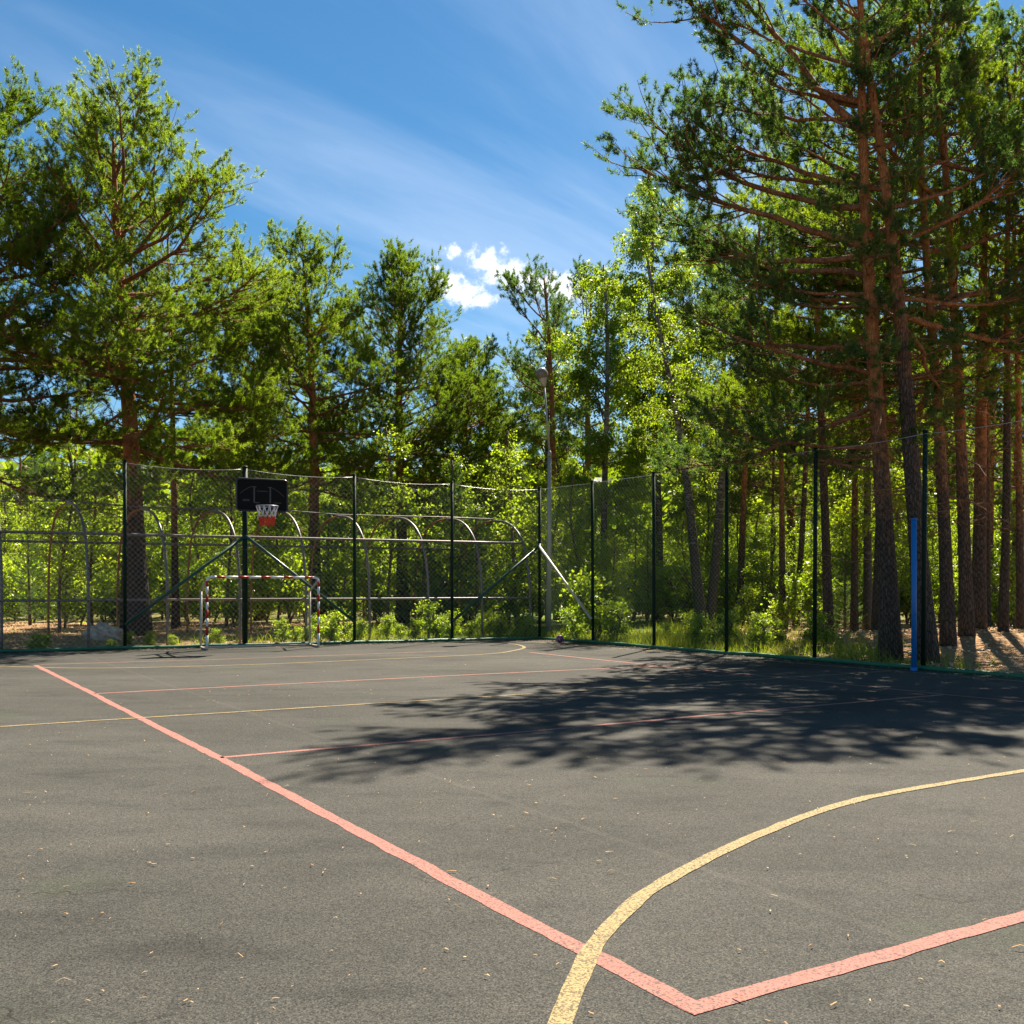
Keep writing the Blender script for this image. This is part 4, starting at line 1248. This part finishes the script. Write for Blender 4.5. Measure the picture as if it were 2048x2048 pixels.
# further trunks in the wood
rs = np.random.RandomState(77)
SPOTS = [(1478, 34, 0), (1540, 39, 1), (1592, 33, 1), (1676, 37, 1), (1690, 43, 0), (1782, 41, 1), (1826, 32, 0), (1884, 37, 1),
         (1976, 29, 1), (2026, 35, 0), (2085, 39, 0), (1436, 47, 1), (1365, 50, 0)]
for u, y, k in SPOTS:
    s_ = 0.78 + rs.rand() * 0.25; w_ = 0.5 + 0.5 * rs.rand()
    t = place((sl, sd)[k], (ul, ud)[k], u, y, s_, rs.rand() * 6.28); t.scale = (s_ * w_, s_ * w_, s_)
    t.rotation_euler[0] = R(rs.randn() * 2.2); t.rotation_euler[1] = R(rs.randn() * 2.2)
    tag(t, 'slender pine trunk standing deeper in the wood beyond the shaded fence', 'tree', 'pines deeper in the wood beyond the side fence')
for u, y in ((40, 47), (150, 54), (430, 46), (560, 50), (700, 54), (860, 50), (-120, 50), (990, 56), (310, 56)):
    k = int(rs.rand() * 2)
    t = place((sl, sd)[k], (ul, ud)[k], u, y, (0.70 + rs.rand() * 0.16) * (0.92 if 560 < u < 1100 else 1.0), rs.rand() * 6.28)
    tag(t, 'pine standing deeper in the wood behind the back fence', 'tree', 'pines deeper in the wood behind the back fence')
for u, y, s_, rz, lab in ((1585, 42, 0.95, 1.0, 'bushy pine crown far behind the side fence posts'), (1765, 38, 0.9, 2.2, 'bushy pine far behind the nearest tall pine'),
                          (1975, 35, 0.95, 3.7, 'bushy pine far behind the trunks at the right edge')):
    t = copy_tree(mid, (0, 0, 0)); put(t, u, y, s_, rz); tag(t, lab, 'tree')
# speckled birch stems on the right
b6 = copy_tree(b2, (0, 0, 0)); put(b6, 1735, 27.5, 0.95, 0.5); tag(b6, 'speckled birch stem among brown trunks left of the nearest tall pine', 'tree')
bs = make_birch(45, 11.0, 0.15, 4.2, [(0, 1.4), (0.4, 2.0), (1, 0.5)], (-1.3, 0.3), 5)
put(bs, 1404, 30.0); tag(bs, 'birch stem leaning left from the forked pair behind the side fence', 'tree')
t = copy_tree(bs, (0, 0, 0)); put(t, 1418, 30.2, 0.95, 2.7); tag(t, 'birch stem leaning right from the forked pair behind the side fence', 'tree')

# ------------------------------------------------------------------ understorey
SAP = [(0, 0.9), (0.3, 1.35), (0.7, 0.9), (1, 0.3)]
saps = [make_birch(51, 5.2, 0.035, 0.5, SAP, (0.3, 0.1), 4.6, 0.075, 0.45, M_LEAF, M_TWIG, 9, 'leafy_sapling', 0.6, 1),
        make_birch(52, 4.0, 0.03, 0.3, SAP, (-0.2, 0.2), 4.2, 0.105, 0.35, M_LEAF, M_TWIG, 10, 'leafy_sapling', 0.5, 1),
        make_birch(53, 6.4, 0.04, 0.8, [(0, 0.9), (0.4, 1.5), (0.8, 0.8), (1, 0.3)], (0.1, -0.2), 4.0, 0.080, 0.55, M_LEAF, M_TWIG, 8, 'leafy_sapling', 0.7, 1)]
us = [[], [], []]
def sap(k, u, y, s, rz, lab, grp=None):
    t = place(saps[k], us[k], u, y, s, rz); tag(t, lab, 'sapling', grp); return t
sap(2, 775, 30.0, 0.93, 0.3, 'bright green sapling reaching above the fence right of the hoop')
sap(0, 120, 27.5, 0.95, 1.3, 'leafy sapling behind the leftmost arch of the pipe frame')
sap(1, 185, 29.5, 1.05, 2.3, 'leafy sapling left of the thick pine trunk')
sap(1, 690, 29.2, 0.85, 0.2, 'leafy sapling between the arches right of the goal')
sap(0, 1160, 31.5, 0.9, 4.0, 'leafy sapling just outside the fence corner')
rs = np.random.RandomState(9)
for k in range(46):
    u = -120 + 1300 * (k + rs.rand()) / 46; y = 30.5 + 18 * rs.rand() ** 0.9
    j = int(rs.rand() * 3)
    w_ = 'left of the hoop' if u < 490 else ('between the hoop and the corner' if u < 1080 else 'close to the corner lamp')
    sap(j, u, y, 0.75 + 0.5 * rs.rand(), rs.rand() * 6.28, 'leafy green sapling in the undergrowth behind the back fence ' + w_, 'saplings behind the back fence ' + w_)
for k in range(58):
    u = 1190 + 960 * (k + rs.rand()) / 58; y = 30 + 18 * rs.rand() ** 0.8
    j = int(rs.rand() * 3)
    w_ = 'near the corner' if u < 1454 else ('left of the blue pole' if u < 1828 else 'right of the blue pole')
    sap(j, u, y, 0.55 + 0.45 * rs.rand(), rs.rand() * 6.28, 'leafy green sapling in the undergrowth beyond the side fence ' + w_, 'saplings beyond the side fence ' + w_)
yp = make_young_pine(61, 5.2); put(yp, 900, 31.5); tag(yp, 'young pale green pine rising above the fence near the corner', 'tree')
for u, y, s, rz, lab in ((845, 30.2, 0.62, 1.0, 'small young pine low behind the arches left of the taller one'), (955, 30.4, 0.7, 2.0, 'small young pine between the last two arches'),
                         (130, 31.5, 0.5, 0.4, 'small young pine on the litter left of the boulder'), (60, 33, 0.6, 3.0, 'small young pine far left on the litter'),
                         (275, 33.0, 0.55, 5.0, 'small young pine behind the thick left trunk'), (660, 33.0, 0.75, 4.0, 'small young pine behind the goal'),
                         (1690, 27.5, 0.42, 4.4, 'tiny young pine on the litter mound')):
    t = copy_tree(yp, (0, 0, 0)); put(t, u, y, s, rz); tag(t, lab, 'tree')

# shrubs and weeds at the fence
wd = make_birch(71, 1.0, 0.010, 0.05, [(0, 0.35), (0.5, 0.42), (1, 0.15)], (0.05, 0), 7, 0.07, 0.3, M_LEAF, M_TWIG, 26, 'weed_bush', 0.8, 3)
uw = []
def weed(u, off, s, rz, lab, grp=None, side=False):
    A, D, N_ = (C_CORNER, D_SIDE, N_SIDE) if side else (C_CORNER, D_BACK, N_BACK)
    P = on_line(u, A + N_ * off, D)
    if not uw:
        uw.append(1); t = wd
    else:
        t = copy_tree(wd, (0, 0, 0))
    t.location = (P.x, P.y, tz(P.x, P.y) - 0.02); t.rotation_euler = (0, 0, rz); t.scale = (s * 1.15, s * 1.15, s)
    tag(t, lab, 'bush', grp); return t
weed(1190, 0.55, 1.35, 0.5, 'bright leafy bush at the foot of the pale brace', side=True)
weed(1150, 0.5, 0.7, 1.5, 'small leafy bush behind the ball', side=True)
weed(1235, 0.7, 0.8, 2.5, 'leafy bush right of the pale brace foot', side=True)
weed(868, 0.7, 0.8, 0.9, 'leafy bush at the fence foot left of the corner brace')
weed(905, 0.65, 0.6, 2.9, 'low leafy bush under the lower end of the corner brace')
weed(665, 0.55, 0.65, 3.9, 'leafy bush beside the right goal post')
for k in range(22):
    weed(560 + 500 * rs.rand(), 0.4 + 1.4 * rs.rand(), 0.28 + 0.3 * rs.rand(), rs.rand() * 6, 'low leafy weed growing along the foot of the back fence', 'weeds along the back fence')
for k in range(14):
    weed(60 + 400 * rs.rand(), 0.35 + 0.9 * rs.rand(), 0.16 + 0.16 * rs.rand(), rs.rand() * 6, 'tiny leafy weed on the litter left of the hoop', 'weeds on the litter at the left')
for k in range(16):
    weed(1230 + 420 * rs.rand(), 0.8 + 2.5 * rs.rand(), 0.3 + 0.35 * rs.rand(), rs.rand() * 6, 'low leafy weed in the grass beyond the side fence', 'weeds in the grass beyond the side fence', True)

for k in range(34):
    u = -60 + 1150 * (k + rs.rand()) / 34; y = 31 + 9 * rs.rand(); x_ = (u - 1024) / F * y
    t = copy_tree(wd, (x_, y, tz(x_, y)), rs.rand() * 6, 1.0 + 0.9 * rs.rand())
    w_ = 'left of the hoop' if u < 490 else 'right of the hoop'
    tag(t, 'low leafy shrub under the trees behind the back fence ' + w_, 'bush', 'shrubs under the trees ' + w_)
for k in range(30):
    u = 1180 + 900 * (k + rs.rand()) / 30; y = 29.5 + 9 * rs.rand(); x_ = (u - 1024) / F * y
    t = copy_tree(wd, (x_, y, tz(x_, y)), rs.rand() * 6, 0.9 + 0.8 * rs.rand())
    w_ = 'left of the blue pole' if u < 1828 else 'right of the blue pole'
    tag(t, 'low leafy shrub among the trunks beyond the side fence ' + w_, 'bush', 'shrubs among the trunks ' + w_)
# grass
def grass(name, label, A, D, N_, k0, k1, o0, o1, n, hh, seed, dens=None):
    rg = np.random.RandomState(seed)
    k = k0 + (k1 - k0) * rg.rand(n); o_ = o0 + (o1 - o0) * rg.rand(n) ** 1.3
    x = A.x + D.x * k + N_.x * o_; y = A.y + D.y * k + N_.y * o_
    cl = hash_noise(x, y, 2.6, seed + 1) + 0.5 * hash_noise(x, y, 7, seed + 2)
    keep = (cl + 0.75 * rg.rand(n) > 0.15) & (dens(x, y) > rg.rand(n) if dens else True)
    x, y, cl = x[keep], y[keep], cl[keep]; n = len(x)
    z = terrain(x, y)
    h = hh * (0.35 + 0.9 * rg.rand(n) ** 1.6) * (0.8 + 0.5 * cl)
    b_ = np.stack([x, y, z - 0.02], axis=1)
    d = unit(np.stack([rg.randn(n) * 0.32, rg.randn(n) * 0.32, np.ones(n)], axis=1))
    d2 = unit(d + np.stack([rg.randn(n) * 0.45, rg.randn(n) * 0.45, np.zeros(n)], axis=1))
    w = unit(np.stack([rg.randn(n), rg.randn(n), np.zeros(n)], axis=1)) * 0.006
    m_ = b_ + d * (h * 0.55)[:, None]; tp = m_ + d2 * (h * 0.5)[:, None]
    V = np.stack([b_ - w, b_ + w, m_ + w * 0.8, m_ - w * 0.8, tp], axis=1).reshape(-1, 3)
    i5 = np.arange(n) * 5
    o = obj(name, mesh_np(name, V, [np.stack([i5, i5 + 1, i5 + 2, i5 + 3], axis=1), np.stack([i5 + 3, i5 + 2, i5 + 4], axis=1)]), M_GRASS)
    tag(o, label, 'grass', kind='stuff'); return o
grass('grass', 'sunlit yellow green grass strip beyond the side fence', C_CORNER, D_SIDE, N_SIDE, 0.1, 13.0, 0.12, 7.0, 26000, 0.34, 3, lambda x, y: np.clip((8.0 - x) / 2.5, 0, 1))
grass('grass', 'sunlit weedy grass along the foot of the back fence', C_CORNER, D_BACK, N_BACK, -2, 12, 0.12, 6.5, 17000, 0.28, 6, lambda x, y: np.clip((x + 8.0) / 4, 0.0, 1))
grass('grass', 'thin grass tufts on the litter behind the hoop', C_CORNER, D_BACK, N_BACK, 8, 22, 0.1, 9, 5000, 0.16, 8, lambda x, y: np.full_like(x, 0.6))

# fallen litter: pine needles and bits on the asphalt, bark and leaves on the forest floor
def litter(name, label, pts, ln, wd_, mat, seed, zoff, lift=0.3):
    rg = np.random.RandomState(seed); n = len(pts)
    a = rg.rand(n) * 6.28; l = ln * (0.4 + 1.0 * rg.rand(n)); w = wd_ * (0.5 + rg.rand(n))
    bend = rg.randn(n) * 0.25
    d = np.stack([np.cos(a), np.sin(a), np.zeros(n)], axis=1); d2 = np.stack([np.cos(a + bend), np.sin(a + bend), np.zeros(n)], axis=1)
    s = np.stack([-np.sin(a), np.cos(a), np.zeros(n)], axis=1) * (w / 2)[:, None]
    up = np.array([0, 0, 1.0]) * (rg.rand(n, 1) * lift) * l[:, None]
    p0 = pts + np.array([0, 0, zoff]); p1 = p0 + d * (l / 2)[:, None] + up; p2 = p1 + d2 * (l / 2)[:, None] - up * 0.8
    V = np.stack([p0 - s, p0 + s, p1 + s, p1 - s, p2 + s * 0.4, p2 - s * 0.4], axis=1).reshape(-1, 3)
    i = np.arange(n) * 6
    o = obj(name, mesh_np(name, V, [np.concatenate([np.stack([i, i + 1, i + 2, i + 3], axis=1), np.stack([i + 3, i + 2, i + 4, i + 5], axis=1)])]), mat)
    tag(o, label, 'litter', kind='stuff'); return o
M_LIT = m_foliage('dry_litter', (0.22, 0.10, 0.03), (0.42, 0.24, 0.09), (0.62, 0.46, 0.27), 0.1, None, 0.8, 2.0)
rg = np.random.RandomState(15)
n = 1500
yy = 2.6 + 20 * rg.rand(n) ** 1.5; xx = (rg.rand(n) * 2 - 1) * (yy * 0.62 + 1)
keep = ((xx - C_CORNER.x) * N_BACK.x + (yy - C_CORNER.y) * N_BACK.y < -0.2) & ((xx - C_CORNER.x) * N_SIDE.x + (yy - C_CORNER.y) * N_SIDE.y < -0.2)
cl = hash_noise(xx, yy, 1.7, 31)
keep &= (cl + rg.rand(n) * 1.2 > 0.35)
pts = np.stack([xx[keep], yy[keep], np.zeros(keep.sum())], axis=1)
k = int(len(pts) * 0.72)
for A_, D_, N_, L_ in ((C_CORNER, D_BACK, N_BACK, 18), (C_CORNER, D_SIDE, N_SIDE, 16)):
    kk = rg.rand(900) * L_; oo = -0.07 - 0.9 * rg.rand(900) ** 2.6
    e_ = np.stack([A_.x + D_.x * kk + N_.x * oo, A_.y + D_.y * kk + N_.y * oo, np.zeros(900)], axis=1)
    litter('fallen_litter', 'drift of dry needles along the foot of the ' + ('back' if N_ is N_BACK else 'side') + ' fence kerb', e_, 0.05, 0.008, M_LIT, 7, 0.006)
litter('fallen_litter', 'tiny fallen needles and bark bits scattered over the asphalt', pts[:k], 0.018, 0.005, M_LIT, 3, 0.011)
litter('fallen_litter', 'short dry orange twig bits lying on the asphalt', pts[k:], 0.042, 0.005, M_LIT, 4, 0.011)
n = 6500
xx = 5.0 + 14 * rg.rand(n); yy = 14 + 16 * rg.rand(n)
keep = ((xx - C_CORNER.x) * N_SIDE.x + (yy - C_CORNER.y) * N_SIDE.y > 0.1)
pts = np.stack([xx[keep], yy[keep], terrain(xx[keep], yy[keep])], axis=1)
litter('fallen_litter', 'brown leaf and bark litter covering the mound under the tall pines', pts, 0.10, 0.05, M_LIT, 5, 0.01, 0.5)
n = 6000
xx = -20 + 15 * rg.rand(n); yy = 19 + 16 * rg.rand(n)
keep = ((xx - C_CORNER.x) * N_BACK.x + (yy - C_CORNER.y) * N_BACK.y > 0.1)
pts = np.stack([xx[keep], yy[keep], terrain(xx[keep], yy[keep])], axis=1)
litter('fallen_litter', 'tan pine litter on the ground behind the goal', pts, 0.09, 0.035, M_LIT, 6, 0.01, 0.5)

# ------------------------------------------------------------------ house glimpsed between the right hand trunks
hs_ = at(1985, 1200, 62)
house = empty('house', (hs_.x + 1.5, 62, tz(hs_.x, 62)), R(-18)); tag(house, 'pale low house with green roof glimpsed far between the trunks', 'house')
mW, nt, b = nmat('pale_render_wall'); nt.links.new(ramp(nt, noise(nt, 1.5, 4, 0.6, wpos(nt)), [(0.3, (0.42, 0.39, 0.35)), (0.7, (0.55, 0.52, 0.48))]), b.inputs['Base Color'])
mRf, nt, b = nmat('green_metal_roof'); b.inputs['Base Color'].default_value = (0.03, 0.16, 0.11, 1); b.inputs['Roughness'].default_value = 0.45
mGl, nt, b = nmat('house_window_glass'); b.inputs['Base Color'].default_value = (0.03, 0.04, 0.05, 1); b.inputs['Roughness'].default_value = 0.08
obj('wall', box_mesh('wall', 15, 6, 2.4), mW, house, (0, 0, 1.2))
V = np.array([[-7.9, -3.4, 2.35], [7.9, -3.4, 2.35], [7.9, 3.4, 2.35], [-7.9, 3.4, 2.35], [-7.9, 0, 3.9], [7.9, 0, 3.9]])
obj('roof', mesh_np('roof', V, [np.array([[0, 1, 5, 4], [2, 3, 4, 5], [3, 2, 1, 0]]), np.array([[0, 4, 3], [1, 2, 5]])]), mRf, house)
for x in (-5.5, -2, 1.5, 5):
    w_ = obj('window', box_mesh('window', 1.3, 0.06, 1.2), mGl, house, (x, -3.01, 1.45))
    obj('frame', box_mesh('frame', 1.44, 0.05, 0.08), mW, w_, (0, -0.03, -0.64))

# ------------------------------------------------------------------ distant wood behind everything
rg = np.random.RandomState(99)
n = 54000
ang = (rg.rand(n) - 0.5) * 1.5; dist = 56 + 45 * rg.rand(n)
x = np.sin(ang) * dist; y = np.cos(ang) * dist
top = 8.5 + 2.0 * hash_noise(x, y, 0.35, 12) + 1.5 * np.clip(x / 15, 0, 2)
z = terrain(x, y) + rg.rand(n) ** 0.9 * top
pos = np.stack([x, y, z], axis=1)
CV, CF = leaves(rg, pos, unit(rg.randn(n, 3)), 0.9, 0.35)
o = obj('distant_woods', mesh_np('distant_woods', CV, [CF]), M_FAR); tag(o, 'far green wood closing the gaps between the nearer trees', 'forest', kind='stuff')
